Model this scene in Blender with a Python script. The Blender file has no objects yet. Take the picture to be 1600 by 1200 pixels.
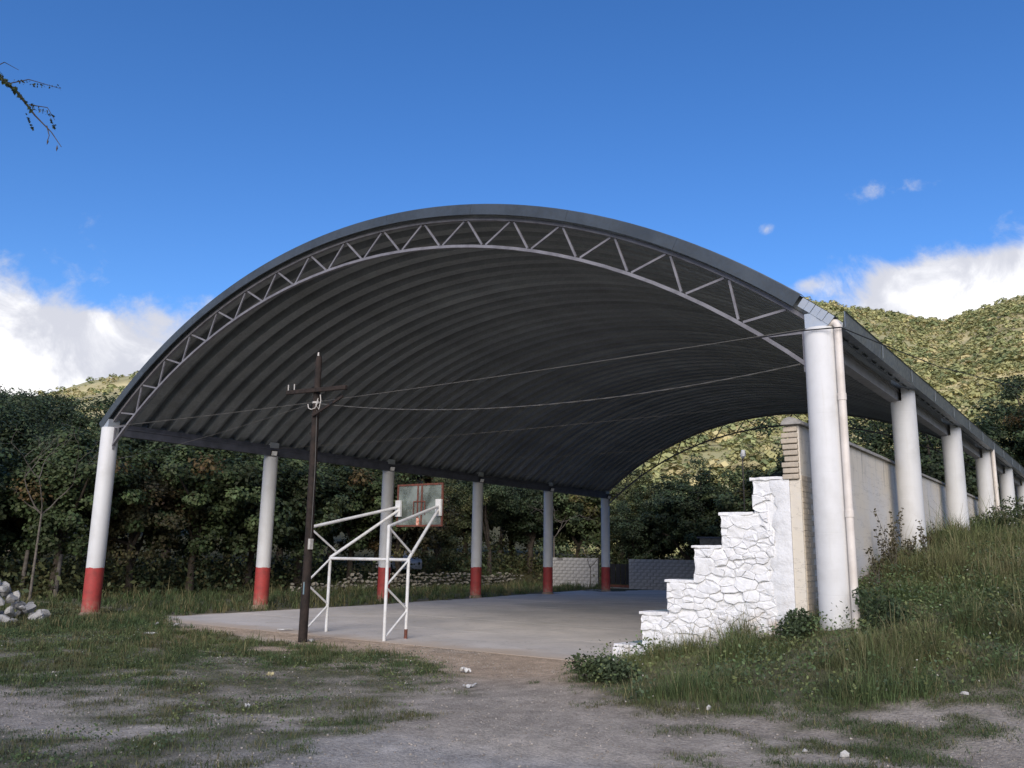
import bpy, bmesh, math, random
import numpy as np
from mathutils import Vector, Matrix

sc = bpy.context.scene
R = math.radians
rng = np.random.default_rng(11)
random.seed(7)

# ------------------------------------------------------------------ camera
F_PX, PITCH, ROLL, YAW = 1325.87, .2008, -.0154, -.6269
CAM = np.array([23.5373, -12.8448, 1.7753])
_s, _c = math.sin(YAW), math.cos(YAW)
FW = np.array([_s * math.cos(PITCH), _c * math.cos(PITCH), math.sin(PITCH)])
RT0 = np.array([_c, -_s, 0.])
UP0 = np.cross(RT0, FW)
RT = RT0 * math.cos(ROLL) - UP0 * math.sin(ROLL)
UP = RT0 * math.sin(ROLL) + UP0 * math.cos(ROLL)
cd = bpy.data.cameras.new('camera')
cd.sensor_width = 36
cd.lens = F_PX / 1600 * 36
cd.clip_start = .05
cd.clip_end = 6000
cam = bpy.data.objects.new('camera', cd)
sc.collection.objects.link(cam)
cam.matrix_world = Matrix(((RT[0], UP[0], -FW[0], CAM[0]), (RT[1], UP[1], -FW[1], CAM[1]),
                           (RT[2], UP[2], -FW[2], CAM[2]), (0, 0, 0, 1)))
sc.camera = cam

# ------------------------------------------------------------------ sky, sun, exposure
SUN_AZ, SUN_EL = 154., 28.          # azimuth clockwise from +Y
wd = bpy.data.worlds.new('World')
sc.world = wd
wd.use_nodes = True


class NT:
    """small helper to write node trees"""
    def __init__(s, tree):
        s.t = tree
        s.n = tree.nodes
        s.l = tree.links

    def new(s, typ, **kw):
        n = s.n.new(typ)
        for k, v in kw.items():
            setattr(n, k, v)
        return n

    def put(s, sock, v):
        if isinstance(v, bpy.types.NodeSocket):
            s.l.new(v, sock)
        elif v is not None:
            if isinstance(v, (tuple, list)) and len(v) == 3 and getattr(sock, 'type', '') == 'RGBA':
                v = (*v, 1)
            sock.default_value = v

    def m(s, op, a, b=None, c=None, clamp=False):
        n = s.new('ShaderNodeMath', operation=op, use_clamp=clamp)
        for i, v in enumerate((a, b, c)):
            if v is not None:
                s.put(n.inputs[i], v)
        return n.outputs[0]

    def mix(s, f, a, b, blend='MIX'):
        n = s.new('ShaderNodeMix', data_type='RGBA', blend_type=blend)
        s.put(n.inputs[0], f)
        s.put(n.inputs[6], a)
        s.put(n.inputs[7], b)
        return n.outputs[2]

    def ramp(s, v, a, b, c=0., d=1., smooth=True):
        n = s.new('ShaderNodeMapRange', interpolation_type='SMOOTHSTEP' if smooth else 'LINEAR')
        for i, q in enumerate((v, a, b, c, d)):
            s.put(n.inputs[i], q)
        return n.outputs[0]

    def noise(s, vec, scale, detail=4, rough=.55, dist=0., out=0):
        n = s.new('ShaderNodeTexNoise')
        if vec is not None:
            s.put(n.inputs['Vector'], vec)
        n.inputs['Scale'].default_value = scale
        n.inputs['Detail'].default_value = detail
        n.inputs['Roughness'].default_value = rough
        n.inputs['Distortion'].default_value = dist
        return n.outputs[out]


w = NT(wd.node_tree)
w.n.clear()
sky = w.new('ShaderNodeTexSky', sky_type='NISHITA', sun_disc=False)
sky.sun_elevation = R(SUN_EL)
sky.sun_rotation = R(SUN_AZ)
sky.altitude = 1600
sky.air_density = 1.0
sky.dust_density = 1.0
sky.ozone_density = 3.0
hs = w.new('ShaderNodeHueSaturation')
hs.inputs['Saturation'].default_value = 1.24
hs.inputs['Hue'].default_value = .508
w.put(hs.inputs['Color'], sky.outputs[0])
tc = w.new('ShaderNodeTexCoord')
dv = tc.outputs['Generated']
sx = w.new('ShaderNodeSeparateXYZ')
w.put(sx.inputs[0], dv)
az = w.m('MULTIPLY', w.m('ARCTAN2', sx.outputs[0], sx.outputs[1]), 57.29578)
el = w.m('MULTIPLY', w.m('ARCSINE', sx.outputs[2]), 57.29578)


def blob(a0, e0, wa, we, amp):
    """soft bump in the cloud cover round one direction"""
    u = w.m('DIVIDE', w.m('SUBTRACT', az, a0), wa)
    v = w.m('DIVIDE', w.m('SUBTRACT', el, e0), we)
    q = w.m('ADD', w.m('MULTIPLY', u, u), w.m('MULTIPLY', v, v))
    return w.m('MULTIPLY', w.m('EXPONENT', w.m('MULTIPLY', q, -1.)), amp)


n1 = w.noise(dv, 4.2, 10, .6, .25)
n2 = w.noise(dv, 15., 8, .64, .4)
cover = w.m('ADD', w.m('MULTIPLY', n1, .72), w.m('MULTIPLY', n2, .40))
cover = w.m('ADD', cover, w.ramp(el, 4., 26., .19, .035))
for b in ((-65, 7.8, 9.0, 4.2, .34), (-69, 11.6, 7.0, 2.0, .14), (-64.2, 13.3, 2.8, 1.5, .14), (-59.4, 14.2, 1.1, .8, .10),
          (-5.6, 14.0, 7.4, 2.9, .42), (-7, 16.9, 4.6, 1.5, .22), (-18.3, 21.2, .9, .6, .18), (-16.1, 17.4, 1.1, .6, .16),
          (-36, 36, 38, 14, -.42), (-10.8, 22.9, 4.4, .9, .178)):
    if b[4]:
        cover = w.m('ADD', cover, blob(*b))
dens = w.ramp(cover, .615, .78)
shade = w.noise(dv, 11., 7, .6, .5)
shade2 = w.ramp(w.m('ADD', w.m('MULTIPLY', cover, .55), w.m('MULTIPLY', shade, .95)), .86, 1.24)
ccol = w.mix(shade2, (3.6, 3.7, 4.15), (8.2, 8.1, 8.0))
skyc = w.mix(dens, hs.outputs[0], ccol)
bg = w.new('ShaderNodeBackground')
w.put(bg.inputs[0], skyc)
bg.inputs[1].default_value = .11
wo = w.new('ShaderNodeOutputWorld')
w.put(wo.inputs[0], bg.outputs[0])

sl = bpy.data.lights.new('sun', 'SUN')
sl.energy = 2.1
sl.angle = R(45)
sl.color = (1., .90, .78)
sun = bpy.data.objects.new('sun', sl)
sc.collection.objects.link(sun)
_d = Vector((math.sin(R(SUN_AZ)) * math.cos(R(SUN_EL)), math.cos(R(SUN_AZ)) * math.cos(R(SUN_EL)), math.sin(R(SUN_EL))))
sun.rotation_euler = _d.to_track_quat('Z', 'Y').to_euler()
sun.location = (0, 0, 60)

sc.view_settings.view_transform = 'Standard'
sc.view_settings.look = 'None'
sc.view_settings.gamma = 1
sc.view_settings.exposure = .8
sc.view_settings.use_curve_mapping = False
sc.render.engine = 'CYCLES'
sc.cycles.use_denoising = True
sc.cycles.max_bounces = 8
sc.cycles.diffuse_bounces = 5
sc.cycles.transparent_max_bounces = 12

# ------------------------------------------------------------------ helpers
COL = sc.collection
M = {}


def obj(name, me, parent=None, mat=None, label=None, cat=None, group=None, kind=None):
    o = bpy.data.objects.new(name, me)
    COL.objects.link(o)
    if parent is not None:
        o.parent = parent
    if mat is not None and me is not None and not me.materials:
        me.materials.append(M[mat])
    return tag(o, label, cat, group, kind)


def tag(o, label=None, cat=None, group=None, kind=None):
    for k, v in (('label', label), ('category', cat), ('group', group), ('kind', kind)):
        if v:
            o[k] = v
    return o


def thing(name, label, cat, loc=(0, 0, 0), rz=0, group=None):
    o = obj(name, None, None, None, label, cat, group)
    o.location = loc
    o.rotation_euler = (0, 0, rz)
    return o


def mesh(name, V, Fc, mat=None, smooth=False, col=None):
    me = bpy.data.meshes.new(name)
    me.from_pydata([tuple(v) for v in V], [], [tuple(f) for f in Fc])
    if mat:
        me.materials.append(M[mat])
    if smooth:
        me.polygons.foreach_set('use_smooth', [True] * len(me.polygons))
    me.update()
    return me


def fastmesh(name, V, Fc, mat=None, col=None, smooth=False):
    """V (n,3), Fc (m,k) numpy; col (n,3) point colours"""
    V = np.ascontiguousarray(V, np.float32)
    Fc = np.ascontiguousarray(Fc, np.int32)
    m_, k = Fc.shape
    me = bpy.data.meshes.new(name)
    me.vertices.add(len(V))
    me.vertices.foreach_set('co', V.ravel())
    me.loops.add(m_ * k)
    me.loops.foreach_set('vertex_index', Fc.ravel())
    me.polygons.add(m_)
    me.polygons.foreach_set('loop_start', np.arange(0, m_ * k, k, dtype=np.int32))
    if smooth:
        me.polygons.foreach_set('use_smooth', np.ones(m_, bool))
    me.update(calc_edges=True)
    if col is not None:
        a = me.color_attributes.new('Col', 'FLOAT_COLOR', 'POINT')
        c4 = np.ones((len(V), 4), np.float32)
        c4[:, :3] = col
        a.data.foreach_set('color', c4.ravel())
    if mat:
        me.materials.append(M[mat])
    return me


class MB:
    def __init__(s):
        s.V = []
        s.F = []

    def add(s, V, Fc):
        o = len(s.V)
        s.V += [tuple(map(float, v)) for v in V]
        s.F += [tuple(o + i for i in f) for f in Fc]
        return s

    def box(s, a, b):
        x0, y0, z0 = a
        x1, y1, z1 = b
        return s.add([(x0, y0, z0), (x1, y0, z0), (x1, y1, z0), (x0, y1, z0), (x0, y0, z1), (x1, y0, z1), (x1, y1, z1), (x0, y1, z1)],
                     [(3, 2, 1, 0), (4, 5, 6, 7), (0, 1, 5, 4), (1, 2, 6, 5), (2, 3, 7, 6), (3, 0, 4, 7)])

    def tube(s, pts, r, n=10, caps=True):
        pts = [Vector(p) for p in pts]
        rs = r if isinstance(r, (list, tuple)) else [r] * len(pts)
        rings = []
        ref = None
        for i, p in enumerate(pts):
            t = (pts[min(i + 1, len(pts) - 1)] - pts[max(i - 1, 0)]).normalized()
            if ref is None:
                ref = Vector((0, 0, 1)) if abs(t.z) < .9 else Vector((1, 0, 0))
            u = (ref - t * ref.dot(t)).normalized()
            ref = u
            v = t.cross(u)
            rings.append([p + (u * math.cos(2 * math.pi * k / n) + v * math.sin(2 * math.pi * k / n)) * rs[i] for k in range(n)])
        V = [q for rg in rings for q in rg]
        Fc = []
        for i in range(len(pts) - 1):
            for k in range(n):
                k2 = (k + 1) % n
                Fc.append((i * n + k, i * n + k2, (i + 1) * n + k2, (i + 1) * n + k))
        if caps:
            Fc.append(tuple(range(n - 1, -1, -1)))
            Fc.append(tuple((len(pts) - 1) * n + k for k in range(n)))
        return s.add(V, Fc)

    def bar(s, p, q, w_, h_, up=(0, 0, 1)):
        p, q = Vector(p), Vector(q)
        t = (q - p).normalized()
        up = Vector(up)
        if abs(t.dot(up)) > .98:
            up = Vector((1, 0, 0))
        u = t.cross(up).normalized() * w_ / 2
        v = u.cross(t).normalized() * h_ / 2
        V = [p - u - v, p + u - v, p + u + v, p - u + v, q - u - v, q + u - v, q + u + v, q - u + v]
        return s.add(V, [(3, 2, 1, 0), (4, 5, 6, 7), (0, 1, 5, 4), (1, 2, 6, 5), (2, 3, 7, 6), (3, 0, 4, 7)])

    def me(s, name, mat, smooth=False):
        m_ = mesh(name, s.V, s.F, mat, smooth)
        bm = bmesh.new()
        bm.from_mesh(m_)
        bmesh.ops.recalc_face_normals(bm, faces=bm.faces)
        if smooth:
            for e in bm.edges:
                if len(e.link_faces) == 2 and e.calc_face_angle(0) > .9:
                    e.smooth = False
        bm.to_mesh(m_)
        bm.free()
        return m_

    def build(s, name, mat, parent=None, smooth=False, **kw):
        return obj(name, s.me(name, mat, smooth), parent, None, **kw)


def bevel_mod(o, wd_=.01, seg=2):
    b = o.modifiers.new('bevel', 'BEVEL')
    b.width = wd_
    b.segments = seg
    b.limit_method = 'ANGLE'
    return o


def vnoise(x, y, seed=0):
    xi, yi = np.floor(x).astype(np.int64), np.floor(y).astype(np.int64)
    fx, fy = x - xi, y - yi
    fx, fy = fx * fx * (3 - 2 * fx), fy * fy * (3 - 2 * fy)

    def hsh(a, b):
        h = (a * 374761393 + b * 668265263 + seed * 1442695041) & 0x7fffffff
        h = ((h ^ (h >> 13)) * 1274126177) & 0x7fffffff
        return ((h ^ (h >> 16)) & 0xffff) / 65535.
    return (hsh(xi, yi) * (1 - fx) + hsh(xi + 1, yi) * fx) * (1 - fy) + (hsh(xi, yi + 1) * (1 - fx) + hsh(xi + 1, yi + 1) * fx) * fy


def fbm(x, y, sc_, seed=0, oct_=4):
    t, a, n = 0., 1., 0.
    for k in range(oct_):
        t = t + a * vnoise(x * sc_ + 17.3 * k, y * sc_ - 9.1 * k, seed + k)
        n += a
        a *= .5
        sc_ *= 2.03
    return t / n


def sstep(v, a, b):
    t = np.clip((v - a) / (b - a), 0, 1)
    return t * t * (3 - 2 * t)


# ------------------------------------------------------------------ materials
def material(name):
    m_ = bpy.data.materials.new(name)
    m_.use_nodes = True
    t = NT(m_.node_tree)
    p = m_.node_tree.nodes['Principled BSDF']
    M[name] = m_
    return t, p


def bump(t, p, h, strength=.4, dist=.02):
    b = t.new('ShaderNodeBump')
    b.inputs['Strength'].default_value = strength
    b.inputs['Distance'].default_value = dist
    t.put(b.inputs['Height'], h)
    t.put(p.inputs['Normal'], b.outputs[0])


def simple(name, c1, c2=None, scale=6., rough=.7, metal=0., bmp=.2, bscale=None, bdist=.01, detail=6, spec=.4):
    t, p = material(name)
    g = t.new('ShaderNodeTexCoord').outputs['Object']
    c2 = c2 or tuple(x * .72 for x in c1)
    n = t.noise(g, scale, detail, .62)
    t.put(p.inputs['Base Color'], t.mix(t.ramp(n, .35, .68), c1, c2))
    p.inputs['Roughness'].default_value = rough
    p.inputs['Metallic'].default_value = metal
    p.inputs['Specular IOR Level'].default_value = spec
    if bmp:
        bump(t, p, t.noise(g, bscale or scale * 4, 6, .6), bmp, bdist)
    return t, p


def vcol(name, rough=.8, noise_scale=0, amp=.5, bmp=0, bscale=10, bdist=.02, spec=.2, trans=0.):
    t, p = material(name)
    a = t.new('ShaderNodeAttribute', attribute_name='Col')
    c = a.outputs['Color']
    g = t.new('ShaderNodeTexCoord').outputs['Object']
    if noise_scale:
        f = t.ramp(t.noise(g, noise_scale, 8, .65), .3, .7, 1 - amp, 1 + amp * .6, smooth=False)
        c = t.mix(1., c, f, 'MULTIPLY')
    t.put(p.inputs['Base Color'], c)
    p.inputs['Roughness'].default_value = rough
    p.inputs['Specular IOR Level'].default_value = spec
    if bmp:
        bump(t, p, t.noise(g, bscale, 8, .65), bmp, bdist)
    if trans:
        tr = t.new('ShaderNodeBsdfTranslucent')
        t.put(tr.inputs[0], c)
        mx = t.new('ShaderNodeMixShader')
        mx.inputs[0].default_value = trans
        t.put(mx.inputs[1], p.outputs[0])
        t.put(mx.inputs[2], tr.outputs[0])
        t.put(m_out(t).inputs[0], mx.outputs[0])
    return t, p


def m_out(t):
    return [n for n in t.n if n.type == 'OUTPUT_MATERIAL'][0]


t_, p_ = vcol('ground_mat', .95, 3.5, .34, 1., 26, .05)
_g = t_.new('ShaderNodeTexCoord').outputs['Object']
_c0 = p_.inputs['Base Color'].links[0].from_socket
_f = t_.ramp(t_.noise(_g, 30, 6, .7), .32, .70, .62, 1.28, smooth=False)
_v = t_.new('ShaderNodeTexVoronoi')
_v.inputs['Scale'].default_value = 42
t_.put(_v.inputs['Vector'], _g)
_k = t_.ramp(_v.outputs['Distance'], .08, .24, 1.2, 1., smooth=False)
t_.put(p_.inputs['Base Color'], t_.mix(1., t_.mix(1., _c0, _f, 'MULTIPLY'), _k, 'MULTIPLY'))
vcol('hill_mat', .95, .05, .4, .5, .4, .6)
vcol('leaf_mat', .6, 0, spec=.25, trans=.22)
vcol('grass_mat', .75, 0, spec=.15, trans=.25)
vcol('scrub_mat', .9, 0, spec=.05, trans=.15)
vcol('stone_vc', .9, 14, .3, .5, 30, .012)
simple('bark', (.09, .072, .055), (.045, .036, .028), 9, .95, 0, .8, 18, .02)
simple('pale_wood', (.42, .39, .34), (.25, .22, .19), 12, .9)
simple('pole_wood', (.034, .023, .018), (.014, .010, .008), 7, .85, 0, .6, 40, .008)
simple('post_wood', (.16, .14, .12), (.08, .07, .06), 9, .9, 0, .6, 30, .01)
simple('white_steel', (.72, .72, .71), (.58, .57, .54), 5, .45, 0, .1)
simple('truss_paint', (.22, .215, .235), (.15, .145, .16), 4, .55, .1, .1)
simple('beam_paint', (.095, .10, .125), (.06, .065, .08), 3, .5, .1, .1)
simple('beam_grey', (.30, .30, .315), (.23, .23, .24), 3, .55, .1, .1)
simple('black_plastic', (.02, .02, .022), None, 8, .5)
simple('cable_black', (.015, .015, .017), None, 8, .6, bmp=0)
simple('cable_grey', (.15, .145, .135), None, 8, .5, bmp=0)
simple('pvc', (.74, .68, .62), (.62, .56, .5), 3, .5, 0, .05)
simple('insulator', (.55, .52, .48), None, 8, .4)
simple('rust', (.17, .055, .036), (.085, .035, .025), 14, .75, 0, .3)
simple('rim_orange', (.5, .14, .07), (.75, .5, .4), 20, .6)
simple('teal_paint', (.17, .27, .32), (.22, .27, .28), 4, .7)
simple('block_grey', (.40, .39, .375), (.27, .265, .255), 5, .95, 0, .7, 40, .01)
simple('mortar', (.17, .165, .16), None, 8, .95, 0, .5)
simple('cap_grey', (.36, .345, .32), (.2, .19, .18), 6, .95, 0, .6, 25, .01)
simple('brick_pale', (.50, .43, .34), (.40, .35, .28), 9, .95, 0, .6, 40, .008)
simple('paper', (.6, .59, .56), (.42, .41, .38), 10, .7)
simple('yellow_scrap', (.5, .44, .24), (.3, .26, .15), 10, .7)
simple('house_wall', (.45, .38, .31), (.36, .3, .25), 2, .9)
simple('house_roof', (.17, .19, .24), (.12, .13, .16), 2, .6)
simple('dark_void', (.02, .02, .022), None, 3, .9)
simple('car_white', (.7, .7, .7), None, 3, .3, 0, 0, spec=.6)
simple('car_glass', (.015, .017, .02), None, 3, .1, 0, 0, spec=.6)
simple('tyre', (.02, .02, .02), None, 3, .9)
simple('lamp_glass', (.75, .75, .73), None, 3, .3, 0, 0)


def column_mat():
    t, p = material('column_white')
    g = t.new('ShaderNodeTexCoord').outputs['Object']
    s_ = t.new('ShaderNodeSeparateXYZ')
    t.put(s_.inputs[0], g)
    n = t.noise(g, 2.2, 8, .6)
    c = t.mix(t.ramp(n, .4, .75), (.62, .62, .615), (.54, .535, .52))
    st = t.new('ShaderNodeMapping')
    st.inputs['Scale'].default_value = (9, 9, .5)
    t.put(st.inputs[0], g)
    drip = t.ramp(t.noise(st.outputs[0], 1.6, 6, .6), .56, .8)
    c = t.mix(t.m('MULTIPLY', drip, .5), c, (.48, .465, .43))
    c = t.mix(t.ramp(t.noise(g, 19, 6, .7), .68, .76), c, (.46, .44, .41))
    t.put(p.inputs['Base Color'], c)
    p.inputs['Roughness'].default_value = .6
    sm = t.new('ShaderNodeMapping')
    sm.inputs['Scale'].default_value = (1, 1, 9)
    t.put(sm.inputs[0], g)
    fr = t.m('FRACT', t.m('MULTIPLY', s_.outputs[2], 1.15))
    ring = t.ramp(t.m('ABSOLUTE', t.m('SUBTRACT', fr, .5)), 0., .012, 1., 0.)
    bump(t, p, t.m('SUBTRACT', t.noise(sm.outputs[0], 3, 5, .6), t.m('MULTIPLY', ring, .5)), .2, .012)


column_mat()
def red_mat():
    t, p = material('red_paint')
    g = t.new('ShaderNodeTexCoord').outputs['Object']
    s_ = t.new('ShaderNodeSeparateXYZ')
    t.put(s_.inputs[0], g)
    n = t.noise(g, 5, 7, .65)
    c = t.mix(t.ramp(n, .4, .7), (.40, .048, .042), (.27, .042, .036))
    mud = t.m('MULTIPLY', t.ramp(s_.outputs[2], .12, .62, 1., 0.), t.ramp(t.noise(g, 7, 8, .7), .36, .62))
    c = t.mix(t.m('MULTIPLY', mud, .75), c, (.30, .21, .15))
    c = t.mix(t.ramp(t.noise(g, 26, 5, .7), .70, .74), c, (.5, .47, .43))
    t.put(p.inputs['Base Color'], c)
    p.inputs['Roughness'].default_value = .65
    bump(t, p, t.noise(g, 20, 5, .6), .15, .006)


red_mat()
simple('splash_dirt', (.30, .22, .16), (.2, .15, .11), 8, .95)


def roof_mat(name, c1, c2, met, ro, crimp):
    t, p = material(name)
    g = t.new('ShaderNodeTexCoord').outputs['Object']
    n = t.noise(g, 1.3, 8, .65)
    n2 = t.noise(g, 14, 5, .6)
    f = t.m('ADD', t.m('MULTIPLY', n, .7), t.m('MULTIPLY', n2, .3))
    cc_ = t.mix(t.ramp(f, .36, .66), c1, c2)
    if crimp:
        oi = t.new('ShaderNodeObjectInfo')
        cc_ = t.mix(1., cc_, t.ramp(oi.outputs['Random'], 0., 1., .82, 1.2, smooth=False), 'MULTIPLY')
        gp = t.new('ShaderNodeNewGeometry').outputs['Position']
        st = t.ramp(t.noise(gp, .55, 7, .65, .5), .56, .72)
        cc_ = t.mix(t.m('MULTIPLY', st, .4), cc_, (.12, .12, .115))
    t.put(p.inputs['Base Color'], cc_)
    p.inputs['Metallic'].default_value = met
    t.put(p.inputs['Roughness'], t.ramp(n2, .3, .7, ro - .06, ro + .1))
    if crimp:
        s_ = t.new('ShaderNodeSeparateXYZ')
        t.put(s_.inputs[0], g)
        ang = t.m('ARCTAN2', t.m('SUBTRACT', s_.outputs[0], 10.), t.m('SUBTRACT', s_.outputs[2], -6.71))
        wv = t.m('SINE', t.m('MULTIPLY', ang, 15.7 * 2 * math.pi / .075))
        bump(t, p, wv, .22, .006)


roof_mat('roof_sheet', (.27, .29, .295), (.20, .215, .22), .4, .46, True)
roof_mat('galvanised', (.075, .09, .105), (.05, .06, .07), .3, .42, False)
roof_mat('gutter_steel', (.17, .20, .23), (.12, .14, .165), .4, .42, False)
roof_mat('galvanised_bright', (.48, .52, .56), (.38, .41, .45), .5, .4, False)


def concrete_mat():
    t, p = material('concrete')
    g = t.new('ShaderNodeNewGeometry').outputs['Position']
    n = t.noise(g, .45, 9, .62, .4)
    n2 = t.noise(g, 5, 8, .7)
    n3 = t.noise(g, 1.6, 5, .6)
    c = t.mix(t.ramp(n, .32, .7), (.66, .61, .555), (.50, .47, .435))
    c = t.mix(t.m('MULTIPLY', t.ramp(n2, .5, .8), .5), c, (.34, .32, .29))
    c = t.mix(t.m('MULTIPLY', t.ramp(n3, .55, .75), .55), c, (.50, .43, .34))
    n4 = t.noise(g, .22, 6, .6, .8)
    c = t.mix(t.m('MULTIPLY', t.ramp(n4, .5, .66), .5), c, (.36, .345, .32))
    ck = t.ramp(t.m('ABSOLUTE', t.m('SUBTRACT', t.noise(g, .5, 9, .6, .6), .5)), 0., .0035, 1., 0.)
    c = t.mix(t.m('MULTIPLY', ck, .55), c, (.2, .19, .17))
    sp_ = t.new('ShaderNodeSeparateXYZ')
    t.put(sp_.inputs[0], g)
    du = t.ramp(t.m('ADD', sp_.outputs[1], t.m('MULTIPLY', t.noise(g, .9, 7, .65), -2.2)), -.75, .35, 1., 0.)
    c = t.mix(t.m('MULTIPLY', du, .85), c, (.53, .42, .31))
    t.put(p.inputs['Base Color'], c)
    t.put(p.inputs['Roughness'], t.ramp(n2, .3, .7, .6, .85))
    bump(t, p, t.noise(g, 40, 6, .7), .25, .004)


concrete_mat()


def whitewash_mat(name, dirty):
    t, p = material(name)
    g = t.new('ShaderNodeNewGeometry').outputs['Position']
    s_ = t.new('ShaderNodeSeparateXYZ')
    t.put(s_.inputs[0], g)
    n = t.noise(g, 7, 7, .65)
    c = t.mix(t.ramp(n, .42, .72), (.78, .78, .78), (.68, .675, .67))
    low = t.ramp(t.m('ADD', s_.outputs[2], t.m('MULTIPLY', t.m('SUBTRACT', s_.outputs[0], 16.4), -.30)), -.05, .45, 1., 0.)
    spl = t.m('MULTIPLY', low, t.ramp(t.noise(g, 5, 6, .7), .42, .62))
    c = t.mix(t.m('MULTIPLY', spl, .8 * dirty), c, (.56, .47, .38))
    chip = t.ramp(t.noise(g, 22, 4, .7), .70, .76)
    c = t.mix(t.m('MULTIPLY', chip, .5), c, (.46, .45, .43))
    t.put(p.inputs['Base Color'], c)
    p.inputs['Roughness'].default_value = .8
    bump(t, p, t.m('ADD', t.noise(g, 26, 6, .65), t.m('MULTIPLY', t.noise(g, 8, 5, .6, .4), 1.6)), .6, .016)


whitewash_mat('whitewash', 1.)


def plaster_mat():
    t, p = material('plaster')
    g = t.new('ShaderNodeNewGeometry').outputs['Position']
    s_ = t.new('ShaderNodeSeparateXYZ')
    t.put(s_.inputs[0], g)
    n = t.noise(g, .9, 7, .6)
    n2 = t.noise(g, 7, 6, .65)
    c = t.mix(t.ramp(n, .38, .66), (.66, .60, .50), (.60, .58, .55))
    c = t.mix(t.m('MULTIPLY', t.ramp(n2, .5, .8), .4), c, (.50, .455, .39))
    mp = t.new('ShaderNodeMapping')
    mp.inputs['Scale'].default_value = (5, 5, .45)
    t.put(mp.inputs[0], g)
    drip = t.m('MULTIPLY', t.ramp(t.noise(mp.outputs[0], 1.5, 6, .6), .5, .72), t.ramp(s_.outputs[2], 2.9, 3.9))
    c = t.mix(t.m('MULTIPLY', drip, .7), c, (.17, .16, .15))
    hm = t.new('ShaderNodeMapping')
    hm.inputs['Scale'].default_value = (1, .35, 4)
    t.put(hm.inputs[0], g)
    crk = t.ramp(t.m('ABSOLUTE', t.m('SUBTRACT', t.noise(hm.outputs[0], 1.1, 8, .6), .5)), 0., .006, 1., 0.)
    c = t.mix(t.m('MULTIPLY', crk, .5), c, (.2, .18, .16))
    t.put(p.inputs['Base Color'], c)
    p.inputs['Roughness'].default_value = .9
    bump(t, p, t.noise(g, 18, 7, .65), .4, .012)


plaster_mat()


def glass_mat():
    t, p = material('dirty_glass')
    g = t.new('ShaderNodeTexCoord').outputs['Object']
    n = t.noise(g, 2.1, 5, .55, .25)
    p.inputs['Base Color'].default_value = (.33, .37, .34, 1)
    p.inputs['Roughness'].default_value = .35
    tr = t.new('ShaderNodeBsdfTransparent')
    tr.inputs[0].default_value = (.75, .8, .77, 1)
    mx = t.new('ShaderNodeMixShader')
    t.put(mx.inputs[0], t.ramp(n, .32, .66, .14, .60))
    t.put(mx.inputs[1], tr.outputs[0])
    t.put(mx.inputs[2], p.outputs[0])
    t.put(m_out(t).inputs[0], mx.outputs[0])


glass_mat()

# ------------------------------------------------------------------ terrain
BK_Y = [-8, -6, -4, -2, -.3, 0, 2.9, 5.7, 11.5, 17, 23, 30, 60, 120, 200]
BK_H = [0, .02, .10, .42, .84, .90, 1.45, 1.86, 2.38, 2.9, 3.15, 3.4, 4.5, 7, 10]
AZ_T = [-180, -120, -90, -70, -62, -50, -35, -20, -16.7, -12.65, -9.4, -8, -6.5, -5.1, -3.8, 0, 15, 40, 70, 110, 180]
EL_T = [3, 4, 6, 6.5, 9.9, 12.5, 15.5, 17., 16.56, 15.5, 14.6, 14.45, 14.7, 15.2, 15.3, 15.1, 14, 11, 8, 5, 3]


def terrain(x, y):
    x = np.asarray(x, float)
    y = np.asarray(y, float)
    bk = np.interp(y, BK_Y, BK_H)
    mfront = np.clip((x - 15.9) / 4.1, 0, 1)
    mside = np.clip((x - 19.12) / .2, 0, 1)
    k = np.clip((y + .1) / .1, 0, 1)
    near = bk * (mfront * (1 - k) + mside * k)
    fade = np.where(y > 33, np.clip((y - 33) / 20, 0, 1), 0)
    near = np.where(x < 19.12, np.maximum(near, 0) + 0 * fade, near)
    dx, dy = x - CAM[0], y - CAM[1]
    r = np.hypot(dx, dy)
    a = np.degrees(np.arctan2(dx, dy))
    und = (fbm(x, y, .35, 3) - .5) * .10 * sstep(r, 3, 8)
    inside = (x > 2.3) & (x < 19.3) & (y > .62) & (y < 33.5)
    und = und * sstep(np.maximum(.3 - y, np.maximum(1.8 - x, x - 16.5)), .1, 2.0)
    und = und + .011 * sstep(y, -.9, 0.) * sstep(x, 2.5, 4) * (1 - sstep(x, 15.5, 16.2)) * (y < .6)
    und = np.where(inside, -.03, und)
    # rise of the land behind and left of the court
    rise = np.clip(r - 42, 0, 90) * np.interp(a, [-180, -110, -80, -55, -40, -25, 0, 60, 180], [0, .02, .085, .085, .05, .035, .03, .02, 0])
    rise = np.where((x > -9) & (y < 36), 0, rise)
    # mountains round the valley
    rr = 640 + 90 * np.sin(np.radians(a * 3 + 40)) + 60 * np.sin(np.radians(a * 7))
    tr = np.clip((r - 105) / (rr - 105), 0, 1)
    Hs = np.tan(np.radians(np.interp(a, AZ_T, EL_T))) * rr
    back = np.clip(1 - (r - rr) / 1500, .4, 1)
    sp = (fbm(x, y, .006, 21, 5) - .5)
    mt = Hs * (tr ** 1.12) * back * (1 + .55 * sp * (1 - tr) ** .6 * sstep(tr, .02, .3))
    mt = mt + (fbm(x, y, .02, 31, 4) - .5) * 12 * sstep(tr, .02, .2) * (1 - .8 * sstep(tr, .85, 1))
    return near + und + np.maximum(rise, 0) + mt


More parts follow.
